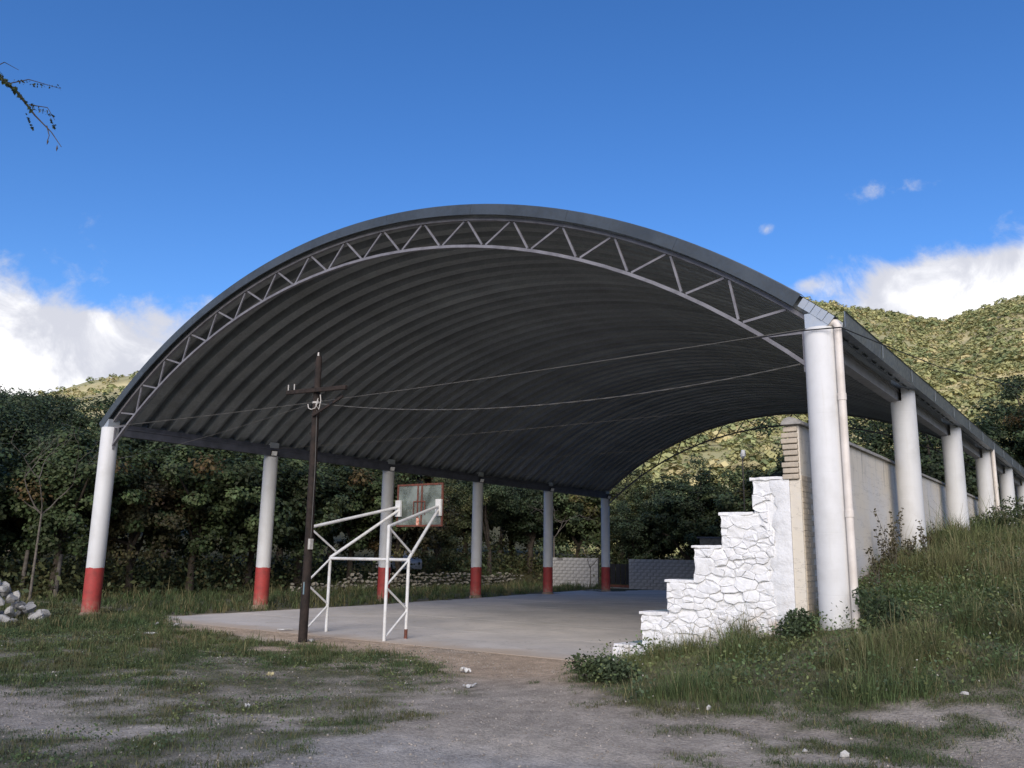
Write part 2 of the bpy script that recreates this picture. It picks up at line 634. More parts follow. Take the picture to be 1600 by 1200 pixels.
def lines(lo, hi, step, out, growth):
    a = list(np.arange(lo, hi + 1e-6, step))
    s_ = step
    x = a[-1]
    while x < out:
        s_ = min(s_ * growth, 26)
        x += s_
        a.append(x)
    s_ = step
    x = a[0]
    pre = []
    while x > -out:
        s_ = min(s_ * growth, 26)
        x -= s_
        pre.append(x)
    return np.array(pre[::-1] + a)


gx = np.sort(np.concatenate([lines(-6, 29, .28, 1150, 1.07), [19.1, 19.125, 19.32, 19.34]]))
gy = np.sort(np.concatenate([lines(-13, 34, .28, 1150, 1.07), [-.1, -.002, .002]]))
GX, GY = np.meshgrid(gx, gy)
GZ = terrain(GX, GY)
gv = np.stack([GX.ravel(), GY.ravel(), GZ.ravel()], 1)
ny, nx = GX.shape
ii = (np.arange(ny - 1)[:, None] * nx + np.arange(nx - 1)[None]).ravel()
gf = np.stack([ii, ii + 1, ii + nx + 1, ii + nx], 1)
gc = gv[gf].mean(1)
gr = np.hypot(gc[:, 0] - CAM[0], gc[:, 1] - CAM[1])


# zones of the near ground -------------------------------------------------
def in_poly(x, y, P):
    c_ = np.zeros(np.shape(x), bool)
    j = len(P) - 1
    for i in range(len(P)):
        xi, yi = P[i]
        xj, yj = P[j]
        t = ((yi > y) != (yj > y)) & (x < (xj - xi) * (y - yi) / ((yj - yi) + 1e-12) + xi)
        c_ ^= t
        j = i
    return c_


LEFT = [(-40, 3), (-3.4, 1.8), (1.7, 1.0), (3.6, .05), (6.1, -.95), (8.9, -1.15), (11.3, -1.0), (12.8, -1.1), (14.3, -1.95), (15.15, -2.6), (15.9, -3.7),
        (15.9, -4.6), (16.3, -5.3), (17.0, -6.0), (16.9, -6.8), (17.2, -7.7), (15.7, -9.6), (12, -14), (-10, -20), (-40, -20)]
BANK = [(16.85, -.02), (16.5, -.55), (16.75, -1.6), (17.4, -2.6), (18.5, -3.5), (19.4, -3.55), (20.1, -3.3), (20.8, -3.1), (21.6, -2.6), (22.4, -1.4), (23.2, 0), (24.0, 2.5),
        (25.5, 8), (28, 14), (31, 30), (40, 60), (19.6, 60), (19.55, -.05)]
REAR = [(1.55, 1.2), (1.15, 10), (.35, 17.4), (-.9, 25), (-1.6, 33), (-1.6, 36), (-40, 36), (-40, 2.5), (-3, 2)]
PATHS = [[(11.0, -7.6), (12.6, -7.25), (14.7, -7.35), (15.6, -7.7), (15.3, -8.35), (13.6, -8.55), (11.5, -8.6)],
         [(15.2, -6.35), (16.0, -6.2), (16.4, -6.5), (15.6, -6.9), (15.0, -6.7)],
         [(9.2, -1.75), (10.6, -1.7), (10.4, -2.1), (9.3, -2.15)], [(12.4, -3.0), (13.2, -2.9), (13.1, -3.3), (12.4, -3.3)]]


def cover_map(x, y):
    """0..1 how much grass stands at a spot"""
    wx = x + (fbm(x, y, 1.3, 5) - .5) * 1.5
    wy = y + (fbm(x, y, 1.3, 8) - .5) * 1.5
    vx = x + (fbm(x, y, 3.4, 6) - .5) * 2.0
    vy = y + (fbm(x, y, 3.4, 9) - .5) * 2.0
    g = .5 * in_poly(wx, wy, LEFT) + .45 * in_poly(vx, vy, LEFT)
    for P in PATHS:
        g = np.where(in_poly(wx, wy, P), .03, g)
    thin = sstep(fbm(x, y, .9, 12), .36, .52)
    edge = np.clip((x - 9) / 7, 0, 1) * np.clip((-y - 3) / 4, 0, 1)
    g = g * (1 - edge * (1 - thin) * .3)
    g = g * (1 - .6 * (1 - sstep(fbm(x, y, 1.1, 77), .24, .36)) * np.clip((-y - 1) / 3, 0, 1))
    fine = sstep(fbm(x, y, 3.0, 141, 3), .34, .52)
    g = g * (.42 + .58 * np.maximum(fine, (1 - sstep(x - .6 * y, 4, 11)) * .8))
    g = np.maximum(g, .55 * in_poly(wx, wy, BANK) + .45 * in_poly(vx, vy, BANK))
    g = np.where((x < 16.75) & (y > -.75) & (y < .3) & (x > 15.5), 0, g)
    g = np.maximum(g, np.where(in_poly(wx, wy, REAR), .9, 0.))
    # loose tufts on the dirt right of the track
    tuf = sstep(fbm(x, y * 1.6, 1.9, 55), .47, .55) * sstep(x + .55 * y, 16.3, 18.2) * sstep(y, -10, -7) * .9
    g = np.maximum(g, np.where(in_poly(x, y, BANK), 0, tuf))
    return g


xs, ys = gv[:, 0], gv[:, 1]
cm = cover_map(xs, ys)
n_a = fbm(xs, ys, .8, 61)[:, None]
n_b = fbm(xs, ys, 2.6, 66)[:, None]
tan_ = np.array([.56, .43, .31])
grey = np.array([.44, .385, .32])
track = np.array([.42, .395, .365])
soil = np.array([.115, .115, .06])
f_tan = (sstep(ys, -3.6, -1.6) * sstep(xs, 3, 6) * (1 - sstep(xs, 17.5, 19)))[:, None]
gcol = grey * (1 - f_tan) + tan_ * f_tan
# worn track across the front
dtr = np.abs((ys + 8.0) - (xs - 19) * .12)
f_trk = (1 - sstep(dtr + (fbm(xs, ys, .7, 71) - .5) * 1.4, 1.5, 2.4))[:, None] * sstep(xs, 15, 18)[:, None]
gcol = gcol * (1 - f_trk) + track * f_trk
darkp = (sstep(fbm(xs, ys, .6, 91), .5, .66) * sstep(ys, -5.5, -3) * sstep(xs, 13, 16))[:, None] * .35
gcol = gcol * (1 - darkp) + np.array([.22, .175, .13]) * darkp
pale = sstep(fbm(xs * .6, ys * 1.6, .8, 95), .50, .64)[:, None] * .4
gcol = gcol * (1 - pale) + np.array([.60, .53, .44]) * pale
gcol = gcol * (.80 + .42 * n_a) * (.80 + .42 * n_b)
k_ = np.clip(cm, 0, 1)[:, None] * .85
gcol = gcol * (1 - k_) + soil * k_
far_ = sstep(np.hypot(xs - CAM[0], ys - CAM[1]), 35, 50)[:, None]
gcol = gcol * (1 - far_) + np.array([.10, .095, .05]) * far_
sel = gr < 118


def sub(selm, col, name, mat):
    f = gf[selm]
    u, inv = np.unique(f, return_inverse=True)
    me = fastmesh(name, gv[u], inv.reshape(f.shape), mat, col[u], True)
    return me


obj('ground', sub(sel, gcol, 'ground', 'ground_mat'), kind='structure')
hn = fbm(xs, ys, .012, 101)[:, None]
hn2 = fbm(xs, ys, .05, 104)[:, None]
hcol = np.array([.54, .46, .24]) * (.6 + .8 * hn) * (.75 + .5 * hn2)
g2 = sstep(fbm(xs, ys, .02, 107), .36, .58)[:, None] * .8
hcol = hcol * (1 - g2) + np.array([.36, .345, .18]) * g2
obj('hills', sub(~sel, hcol, 'hills', 'hill_mat'), kind='structure')


# ------------------------------------------------------------------ leafy geometry
def leaf_cards(P, N, size, col, aspect=1.6, rg=rng):
    """one pointed quad for each leaf: P centres, N rough normals"""
    n = len(P)
    t = rg.normal(size=(n, 3))
    N = N / (np.linalg.norm(N, axis=1, keepdims=True) + 1e-9)
    t -= N * (t * N).sum(1, keepdims=True)
    t /= np.linalg.norm(t, axis=1, keepdims=True) + 1e-9
    b = np.cross(N, t)
    s_ = (size if np.ndim(size) else np.full(n, size))[:, None]
    L = t * s_ * .5 * aspect
    W_ = b * s_ * .5
    droop = N * s_ * -.14
    V = np.stack([P - L, P + W_ + droop * .2, P + L + droop, P - W_ + droop * .2], 1).reshape(-1, 3)
    Fc = np.arange(n * 4).reshape(n, 4)
    return V, Fc, np.repeat(col, 4, 0)


def crown_mesh(name, seed, rx, rz, zc, ncl, per, size, base, var=.3, flat=.75, warm=None, hole=.0):
    rg = np.random.default_rng(seed)
    d = rg.normal(size=(ncl, 3))
    d /= np.linalg.norm(d, axis=1, keepdims=True)
    rad = rg.random(ncl) ** .38
    lump = 1 + .28 * np.sin(d[:, 0] * 5 + seed) * np.cos(d[:, 1] * 4 + seed * 2) + .2 * rg.normal(size=ncl)
    C_ = d * (rad * np.clip(lump, .5, 1.45))[:, None] * np.array([rx, rx, rz]) + np.array([0, 0, zc])
    cr = (.13 + .13 * rg.random(ncl)) * rx
    P = []
    N = []
    Cc = []
    base = np.array(base)
    for k in range(ncl):
        n = int(per * (.6 + .8 * rg.random()))
        q = rg.normal(size=(n, 3))
        q /= np.linalg.norm(q, axis=1, keepdims=True)
        rq = rg.random(n) ** .5
        P.append(C_[k] + q * rq[:, None] * cr[k] * np.array([1.15, 1.15, flat]))
        N.append(q * .6 + d[k] * .4 + np.array([0, 0, .7]) + rg.normal(size=(n, 3)) * .45)
        c = base * (1 + var * rg.normal())
        if warm is not None and rg.random() < warm[1]:
            c = np.array(warm[0]) * (1 + .2 * rg.normal())
        Cc.append(np.clip(c[None] * (1 + .22 * rg.normal(size=(n, 1))) * (1 + .06 * rg.normal(size=(n, 3))), .004, .5))
    P, N, Cc = np.concatenate(P), np.concatenate(N), np.concatenate(Cc)
    sz = size * (.7 + .6 * rg.random(len(P)))
    V, Fc, c = leaf_cards(P, N, sz, Cc, 1.5, rg)
    return fastmesh(name, V, Fc, 'leaf_mat', c), C_


def trunk_mesh(name, seed, C_, h, r0, nl=7, mat='bark', lean=.3):
    rg = np.random.default_rng(seed + 500)
    b = MB()
    p = [Vector((0, 0, -.3))]
    for k in range(1, 6):
        p.append(Vector((lean * k / 5 * rg.normal() * .6, lean * k / 5 * rg.normal() * .6, h * .62 * k / 5)))
    b.tube(p, [r0 * 1.25] + [r0 * (1 - .12 * k) for k in range(1, 6)], 9)
    idx = rg.choice(len(C_), min(nl, len(C_)), replace=False)
    for i in idx:
        s_ = p[int(rg.integers(2, 6))]
        e = Vector(C_[i])
        mid = s_.lerp(e, .5) + Vector((0, 0, .08 * h)) + Vector(rg.normal(size=3) * .12)
        b.tube([s_, s_.lerp(mid, .6), mid, mid.lerp(e, .6), e], [r0 * .5, r0 * .42, r0 * .3, r0 * .2, r0 * .08], 6)
    return b.me(name, mat, True)


G1 = (.074, .100, .042)
G2 = (.086, .112, .050)
G3 = (.058, .080, .040)
G4 = (.105, .118, .052)
kinds = []
specs = [  # rx, rz, zc, clusters, leaves, leaf size, colour, warm
    (2.9, 2.5, 4.4, 110, 210, .115, G1, ((.12, .085, .035), .03)),
    (3.2, 2.3, 4.0, 120, 170, .145, G2, ((.10, .095, .035), .08)),
    (2.6, 2.9, 4.6, 110, 210, .115, G3, None),
    (3.4, 1.5, 5.4, 80, 290, .08, G3, None),          # flat topped
    (2.8, 2.3, 3.9, 110, 200, .11, (.084, .078, .038), ((.12, .09, .042), .2)),   # russet
    (2.7, 2.6, 4.2, 110, 270, .09, G4, ((.11, .11, .045), .15)),
]
for i, (rx, rz, zc, ncl, per, sz, c, wm) in enumerate(specs):
    cme, C_ = crown_mesh('crown_%d' % i, 40 + i, rx, rz, zc, ncl, per, sz, c, .28, .75, wm)
    kinds.append((cme, trunk_mesh('trunk_%d' % i, 40 + i, C_, zc + rz * .3, .17 + .03 * (i % 3), 8)))


def px_of(x, y, z):
    d = np.array([x, y, z]) - CAM
    return 800 + F_PX * (d @ RT) / (d @ FW)


def spot(azd, r):
    return CAM[0] + r * math.sin(R(azd)), CAM[1] + r * math.cos(R(azd))


LOOK = ['deep green tree', 'broad green tree', 'dark upright tree', 'flat topped tree', 'russet tree', 'yellowish tree']
ZONES = [(-999, 160, 'left of the nearest red-based column'), (160, 420, 'between first and second red-based columns'),
         (420, 610, 'between second and third red-based columns'), (610, 750, 'between third and fourth red-based columns'),
         (750, 945, 'seen past the farthest red-based columns'), (945, 1250, 'behind the far court end'),
         (1250, 1420, 'past the nearest right column'), (1420, 9999, 'beyond the roof at far right')]


def tree(azd, r, kind, hscale, rot=None, wscale=1.):
    x, y = spot(azd, r)
    z = float(terrain(x, y))
    px = px_of(x, y, z + 3)
    zone = next(t for a, b, t in ZONES if a <= px < b)
    row = 'in the front rank' if r < 50 else ('in the middle rank' if r < 66 else 'in the rear rank')
    lb = '%s %s %s' % (LOOK[kind], row, zone)
    t = thing('leafy_tree', lb, 'tree', (x, y, z), random.random() * 6.28 if rot is None else rot, 'trees ' + zone)
    t['px'] = px
    s_ = hscale / 6.6
    t.scale = (s_ * wscale, s_ * wscale, s_)
    obj('crown', kinds[kind][0], t)
    obj('trunk', kinds[kind][1], t)
    return t


TREES = []
# front rank on the left, behind the low stone wall
for a, r, k, h in ((-71, 36, 2, 6.5), (-67.5, 39, 1, 5.6), (-63.5, 36.5, 0, 6.2), (-59.5, 38.5, 4, 5.8), (-56, 39.5, 0, 6.8), (-52.6, 42, 1, 6.6),
                   (-49.5, 44, 2, 6.6), (-46.3, 46, 0, 6.8), (-43.2, 47, 4, 6.6), (-40.6, 52, 5, 5.6), (-37.2, 55, 3, 6.4), (-34.5, 58, 2, 7),
                   (-31.5, 60, 1, 7.0), (-28.5, 60, 5, 7.2)):
    TREES.append((a, r, k, h))
for a, r, k, h in ((-72, 47, 1, 7.6), (-68, 50, 3, 8), (-64.5, 48, 2, 7.4), (-61, 51, 1, 7.6), (-57.6, 50, 2, 8), (-54, 53, 0, 8.2), (-50.8, 55, 4, 8), (-47.5, 57, 1, 8.4),
                   (-44.6, 60, 0, 8.6), (-41.5, 63, 4, 8.6), (-38.8, 64, 1, 8.2), (-35.8, 65, 5, 8.4), (-33, 65, 0, 8.2)):
    TREES.append((a, r, k, h))
for a, r, k, h in ((-72, 72, 3, 10.6), (-69.6, 76, 3, 11.2), (-67.6, 70, 3, 10.0), (-65.6, 78, 3, 10.8), (-63.6, 74, 3, 8.6), (-61.5, 76, 3, 8.0), (-59.5, 76, 2, 7.6), (-57.5, 78, 0, 9), (-52, 80, 1, 10), (-46, 80, 2, 10),
                   (-40, 82, 5, 10), (-36.5, 84, 1, 10)):
    TREES.append((a, r, k, h))
# behind the far end of the court
for a, r, k, h in ((-27.4, 55, 2, 4.9), (-25.9, 58, 2, 5.6), (-24.2, 54, 2, 6.0), (-22.9, 57, 0, 6.2), (-21.6, 53, 1, 4.4), (-20.4, 60, 0, 6.4), (-19.2, 55, 1, 7.2), (-17.6, 57, 0, 8.0)):
    TREES.append((a, r, k, h))
# beyond the wall and the roof on the right
for a, r, k, h in ((-15.4, 58, 2, 7.6), (-13.4, 55, 0, 7.6), (-11, 62, 2, 7.4), (-8.8, 60, 0, 7.0), (-7.2, 62, 2, 7.4), (-5.4, 61, 0, 7.8), (-3.8, 63, 2, 7.6), (-2.2, 60, 0, 7.6), (0.5, 62, 1, 7),
                   (-16.4, 51, 2, 7.6), (-14.6, 52, 2, 8.0), (-12.9, 50, 0, 7.8), (-11.2, 52, 2, 8.2), (-9.6, 50, 2, 7.8), (-8.0, 53, 2, 8.0)):
    TREES.append((a, r, k, h))
made = [tree(*t) for t in TREES]
by_lb = {}
for t in made:
    by_lb.setdefault(t['label'], []).append(t)
for lb, ts in by_lb.items():
    if len(ts) > 1:
        ts.sort(key=lambda q: q['px'])
        words_ = ['leftmost', 'second from left', 'third from left', 'fourth from left', 'fifth from left', 'sixth from left']
        if len(ts) == 2:
            words_ = ['left-hand', 'right-hand']
        for wd_, t in zip(words_, ts):
            t['label'] = wd_ + ' ' + lb
for t in made:
    del t['px']


# undergrowth under the trees: one tangled mass
def undergrowth():
    P, N, Cc = [], [], []
    rg = np.random.default_rng(77)
    for a0, a1, r0, r1, n in ((-74, -40, 34.5, 50, 340), (-44, -27, 50, 62, 230), (-29, -16, 48.5, 60, 240)):
        for _ in range(n):
            a = a0 + (a1 - a0) * rg.random()
            r = r0 + (r1 - r0) * rg.random()
            x, y = spot(a, r)
            if x > -8.6 and y < 35.5:
                continue
            if -45.5 < a < -40.5 and r < 60 and rg.random() < .6:
                continue
            h = .7 + 1.5 * rg.random()
            m_ = 110
            q = rg.normal(size=(m_, 3)) * np.array([.55, .55, .38]) * h
            q[:, 2] = np.abs(q[:, 2]) * 1.2
            P.append(q + np.array([x, y, float(terrain(x, y)) + .05]))
            N.append(rg.normal(size=(m_, 3)) + np.array([0, 0, .9]))
            c = np.array([G1, G3, G4, (.075, .07, .03)][int(rg.integers(4))]) * (.8 + .5 * rg.random())
            Cc.append(np.clip(c * (1 + .25 * rg.normal(size=(m_, 1))), .004, .4))
    P, N, Cc = np.concatenate(P), np.concatenate(N), np.concatenate(Cc)
    V, Fc, c = leaf_cards(P, N, .12 * (.6 + .8 * rg.random(len(P))), Cc, 1.6, rg)
    obj('undergrowth', fastmesh('undergrowth', V, Fc, 'leaf_mat', c), label='dark tangled undergrowth beneath the trees behind the court', cat='undergrowth', kind='stuff')


undergrowth()


# scrub on the far hillsides: thousands of bushes, one mass
def scrub():
    rg = np.random.default_rng(5)
    n = 34000
    n3 = 16000
    a = np.where(rg.random(n) < .62, rg.uniform(-30, 6, n), rg.uniform(-76, 30, n))
    r = np.sqrt(rg.uniform(112 ** 2, 720 ** 2, n))
    a = np.concatenate([a, rg.uniform(-34, 4, n3)])
    r = np.concatenate([r, np.sqrt(rg.uniform(92 ** 2, 330 ** 2, n3))])
    tiny = np.concatenate([np.ones(n), np.full(n3, .5)])
    n += n3
    keep = rg.random(n) < np.clip(1.15 - r / 1500, 0, 1)
    a, r, tiny = a[keep], r[keep], tiny[keep]
    x = CAM[0] + r * np.sin(np.radians(a))
    y = CAM[1] + r * np.cos(np.radians(a))
    d = fbm(x, y, .018, 201) * .7 + fbm(x, y, .08, 205) * .3
    keep = rg.random(len(x)) < .95 * sstep(d, .28, .60) + np.where(tiny < 1, .5, .16)
    x, y, r, d, tiny = x[keep], y[keep], r[keep], d[keep], tiny[keep]
    z = terrain(x, y)
    n = len(x)
    s_ = (.8 + 3.0 * rg.random(n) ** 3.0) * (.75 + .5 * d) * tiny
    K = 34
    q = rg.normal(size=(n, K, 3))
    q /= np.linalg.norm(q, axis=2, keepdims=True)
    q[..., 2] = np.abs(q[..., 2]) * .95 - .1
    C_ = np.stack([x, y, z], 1)[:, None] + q * (s_ * .95)[:, None, None] * (.55 + .45 * rg.random((n, K, 1)))
    C_[..., 2] += .2
    pal = np.array([(.37, .365, .165), (.31, .33, .15), (.44, .41, .19), (.50, .43, .22), (.20, .235, .11)])
    bc = pal[rg.choice(5, n, p=[.3, .26, .2, .1, .14])] * (.8 + .45 * rg.random((n, 1)))
    cc = (bc[:, None] * (.85 + .3 * rg.random((n, K, 1)))).reshape(-1, 3)
    N = (q + np.array([0, 0, .45]) + rg.normal(size=q.shape) * .2).reshape(-1, 3)
    V, Fc, c = leaf_cards(C_.reshape(-1, 3), N, np.repeat(s_ * .40, K) * (.7 + .6 * rg.random(n * K)), cc, 1.15, rg)
    obj('hillside_scrub', fastmesh('hillside_scrub', V, Fc, 'scrub_mat', c), label='olive green scrub covering the sunlit hillsides', cat='scrub', kind='stuff')


scrub()

# ------------------------------------------------------------------ court
W_, S_ = 20.0, 5.7263
court = obj('court_slab', None, kind='structure')
left_edge = lambda y: float(np.interp(y, [.35, 1.5, 4.2, 10.2, 17.5, 25, 33], [1.9, 1.7, 1.6, 1.2, .3, -.9, -2.0]))
ylines = [.35, 3.6, 6.9, 10.2, 13.5, 16.8, 20.1, 23.4, 26.7, 30.0, 32.95]
xlines = [None, 4.4, 7.4, 10.4, 13.4, 16.46]
for j in range(len(ylines) - 1):
    for i in range(len(xlines) - 1):
        y0, y1 = ylines[j] + .011, ylines[j + 1] - .011
        xa0 = left_edge(y0) if i == 0 else xlines[i] + .011
        xa1 = left_edge(y1) if i == 0 else xlines[i] + .011
        xb = xlines[i + 1] - .011
        zt = .014 + random.uniform(-.0015, .0015)
        b = MB()
        vb = [(xa0, y0), (xb, y0), (xb, y1), (xa1, y1)]
        b.add([(*p, -.15) for p in vb] + [(*p, zt) for p in vb], [(4, 5, 6, 7), (0, 1, 5, 4), (1, 2, 6, 5), (2, 3, 7, 6), (3, 0, 4, 7)])
        b.build('concrete_panel', 'concrete', court)

# ------------------------------------------------------------------ canopy
canopy = thing('court_canopy', 'arched dark metal canopy on white columns roofing the basketball court', 'canopy')
HC = 5.24
RI, ZC = 15.66, -6.71        # inner radius of the sheet and height of its centre
HALF = 10.07


def arc(rad, a):
    return 10 + rad * math.sin(a), ZC + rad * math.cos(a)


AMAX = math.asin(HALF / RI)
prof = [(0., .20), (.095, .20), (.165, 0.), (.445, 0.), (.515, .20), (.61, .20)]
NA = 44
pv, pf = [], []
for i in range(NA + 1):
    a = -AMAX * 1.012 + 2 * AMAX * 1.012 * i / NA
    for (yy, dr) in prof:
        x, z = arc(RI + dr, a)
        pv.append((x, yy, z))
for i in range(NA):
    for k in range(len(prof) - 1):
        o = i * len(prof) + k
        pf.append((o, o + 1, o + 1 + len(prof), o + len(prof)))
pme = mesh('roof_panel', pv, pf, 'roof_sheet', True)
pbm = bmesh.new()
pbm.from_mesh(pme)
for e in pbm.edges:
    if len(e.link_faces) == 2 and e.calc_face_angle(0) > .3:
        e.smooth = False
pbm.to_mesh(pme)
pbm.free()
for k in range(48):
    p = obj('roof_panel', pme, canopy)
    p.location = (0, -.16 + .61 * k, 0)

# fascia along the front edge: sheet pieces bent round the arch
nseg = 9
for q in range(nseg):
    a0 = -AMAX * 1.012 + 1.965 * AMAX * q / nseg
    a1 = -AMAX * 1.012 + 1.965 * AMAX * (q + 1) / nseg - .0003
    b = MB()
    n = 7
    V, Fc = [], []
    pr = [(RI + .0, -.15), (RI + .0, -.185), (RI + .205, -.192), (RI + .22, -.185), (RI + .22, .02)]
    for i in range(n + 1):
        a = a0 + (a1 - a0) * i / n
        for (rd, yy) in pr:
            x, z = arc(rd, a)
            V.append((x, yy, z))
    m_ = len(pr)
    for i in range(n):
        for k in range(m_ - 1):
            Fc.append((i * m_ + k, i * m_ + k + 1, (i + 1) * m_ + k + 1, (i + 1) * m_ + k))
    b.add(V, Fc)
    b.build('fascia_strip', 'galvanised', canopy)


for q in range(5):
    a0 = AMAX * (.958 + .0105 * q)
    a1 = a0 + AMAX * .0098
    V = []
    for rd, yy in ((RI + .04, -.178), (RI + .19, -.182)):
        for a in (a0, a1):
            x, z = arc(rd, a)
            V.append((x, yy - (.008 if q % 2 else 0), z))
    V += [(x, y + .012, z) for x, y, z in V]
    MB().add(V, [(0, 1, 3, 2), (4, 6, 7, 5), (0, 4, 5, 1), (2, 3, 7, 6), (1, 5, 7, 3), (0, 2, 6, 4)]).build('bare_flute', 'galvanised_bright', canopy)


def truss(y, mat, name):
    t = obj(name, None, canopy)
    ru, rl = RI - .045, RI - .62
    for nm, rad, a_end in (('upper_chord', ru, AMAX * .985), ('lower_chord', rl, AMAX * 1.028)):
        b = MB()
        n = 40
        V, Fc = [], []
        for i in range(n + 1):
            a = -a_end + 2 * a_end * i / n
            for dr, dy in ((-.03, -.04), (-.03, .04), (.03, .04), (.03, -.04)):
                x, z = arc(rad + dr, a)
                V.append((x, y + dy, z))
        for i in range(n):
            for k in range(4):
                Fc.append((i * 4 + k, i * 4 + (k + 1) % 4, (i + 1) * 4 + (k + 1) % 4, (i + 1) * 4 + k))
        Fc += [(0, 1, 2, 3), (n * 4 + 3, n * 4 + 2, n * 4 + 1, n * 4)]
        b.add(V, Fc)
        b.build(nm, mat, t)
    N = 18
    da = 2 * AMAX / N
    for i in range(N):
        au = -AMAX + da * (i + .5)
        for s_ in (-1, 1):
            al = au + s_ * da * .5
            if abs(al) > AMAX * .96:
                continue
            xu, zu = arc(ru - .04, au + s_ * .0032)
            xl, zl = arc(rl + .04, al - s_ * .0032)
            MB().bar((xu, y, zu), (xl, y, zl), .04, .034, (0, 1, 0)).build('web_bar', mat, t)
    for s_ in (-1, 1):
        x0, z0 = arc(rl + .02, s_ * AMAX * .94)
        MB().bar((10 + s_ * 9.78, y, HC - .02), (x0, y, z0 + .02), .045, .045).build('tie_bar', mat, t)
        MB().bar((10 + s_ * 9.765, y, HC - .02), (10 + s_ * 9.765, y, 4.6), .05, .05).build('end_plate', mat, t)
    return t


truss(0., 'truss_paint', 'front_truss')
truss(5 * S_, 'truss_paint', 'rear_truss')

# columns
RAD = .235


def lathe(b, prof_, n=28):
    V, Fc = [], []
    for (r, z) in prof_:
        for k in range(n):
            V.append((r * math.cos(2 * math.pi * k / n), r * math.sin(2 * math.pi * k / n), z))
    m_ = len(prof_)
    for i in range(m_ - 1):
        for k in range(n):
            Fc.append((i * n + k, i * n + (k + 1) % n, (i + 1) * n + (k + 1) % n, (i + 1) * n + k))
    Fc.append(tuple((m_ - 1) * n + k for k in range(n)))
    return b.add(V, Fc)


def half_cap(side, z0, z1, n=16):
    """upstanding half of the column head beside the beam"""
    V = []
    cut = .02
    pts = []
    for k in range(n + 1):
        a = -math.pi / 2 + math.pi * k / n
        pts.append((max(RAD * math.cos(a), cut) * side, RAD * math.sin(a)))
    for z in (z0, z1):
        V += [(x, y, z) for x, y in pts]
    m_ = len(pts)
    Fc = [(k, k + 1, m_ + k + 1, m_ + k) for k in range(m_ - 1)] + [(m_ - 1, 0, m_, 2 * m_ - 1), tuple(range(m_, 2 * m_))]
    return V, Fc


NUM = ['nearest', 'second', 'third', 'fourth', 'fifth', 'farthest']
for side, X0 in ((-1, 0.), (1, W_)):
    for k in range(6):
        y = k * S_
        gz = float(terrain(X0 + (.3 if side > 0 else 0), y)) - .25
        b = MB()
        lo = 1.22 if side < 0 else gz
        if k == 0:
            lathe(b, [(RAD, lo), (RAD, 5.22), (RAD - .01, 5.235)])
        else:
            lathe(b, [(RAD, lo), (RAD, 5.0)])
            b.add(*half_cap(side, 4.995, 5.27))
        c = b.build('column', 'column_white', canopy, True)
        c.location = (X0, y, 0)
        if side < 0:
            rb = MB()
            lathe(rb, [(RAD + .003, .10), (RAD + .003, 1.10), (RAD + .003, 1.30)])
            for vi in range(len(rb.V)):
                if rb.V[vi][2] > 1.2:
                    rb.V[vi] = (rb.V[vi][0], rb.V[vi][1], 1.30 + random.uniform(-.014, .016))
            rr_ = rb.build('red_base', 'red_paint', c, True)
            db = MB()
            lathe(db, [(RAD + .05, -.3), (RAD + .045, .06), (RAD + .004, .11)])
            db.build('footing', 'splash_dirt', c, True)
        # steel head between column and roof
        hb = MB()
        hb.box((X0 - .17, y - .17, 5.272 if k else 5.237), (X0 + .17, y + .17, 5.46))
        hb.build('head_box', 'galvanised_bright', canopy)

# eave beams, one length from column to column, with gutter outside
for side, X0 in ((-1, 0.), (1, W_)):
    xin = X0 - side * .14
    for k in range(5):
        y0, y1 = k * S_ + (.004 if k else .238), (k + 1) * S_ - .004
        b = MB()
        b.box((xin - .09, y0, 5.003), (xin + .09, y1, 5.20))
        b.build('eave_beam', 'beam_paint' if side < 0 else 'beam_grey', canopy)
        b = MB()
        b.box((xin - .11, y0, 5.203), (xin + .11, y1, 5.245))
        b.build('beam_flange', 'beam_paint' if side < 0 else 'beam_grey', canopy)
        b = MB()
        b.box((xin - .03 - .02, y0, 5.248), (xin - .03 + .02, y1, 5.36))
        b.build('sheet_seat', 'beam_paint', canopy)
    # gutter
    ng = 12
    L = 28.9 / ng
    for q in range(ng):
        y0 = .05 + L * q
        y1 = y0 + L - .004
        xa, xb = X0 + side * .10, X0 + side * .36
        b = MB()
        pr = [(xa, 5.47), (xa, 5.235), (xb - side * .04, 5.225), (xb, 5.47), (xb + side * .02, 5.48)]
        V = [(x, yy, z) for yy in (y0, y1) for x, z in pr]
        m_ = len(pr)
        b.add(V, [(i, i + 1, m_ + i + 1, m_ + i) for i in range(m_ - 1)])
        b.build('gutter_length', 'gutter_steel', canopy)
        MB().box((min(xb, xb + side * .012), y0 - .02, 5.225), (max(xb, xb + side * .012), y0 + .02, 5.475)).build('gutter_strap', 'gutter_steel', canopy)

# downpipes on two right-hand columns
for k, gz in ((0, .75), (3, 2.7)):
    y = k * S_
    px, py = W_ + .29, y - .10
    b = MB()
    b.tube([(W_ + .12, py, 5.27), (W_ + .2, py, 5.29), (px - .03, py, 5.28), (px, py, 5.22), (px, py, 5.1), (px, py, gz - .2)], .056, 14)
    d = b.build('downpipe', 'pvc', canopy, True)
    for zz in (4.1, 2.4):
        rb = MB().tube([(px, py, zz), (px, py, zz + .1)], .064, 14)
        rb.build('pipe_collar', 'pvc', d, True)

# tie cables across the hall
for k in range(6):
    y = k * S_ + (.03 if k else -.05)
    pts = [(.2 + 19.6 * t, y, HC + .02 - .10 * (1 - (2 * t - 1) ** 2)) for t in np.linspace(0, 1, 15)]
    MB().tube(pts, .006, 5).build('tie_cable', 'cable_grey', canopy)

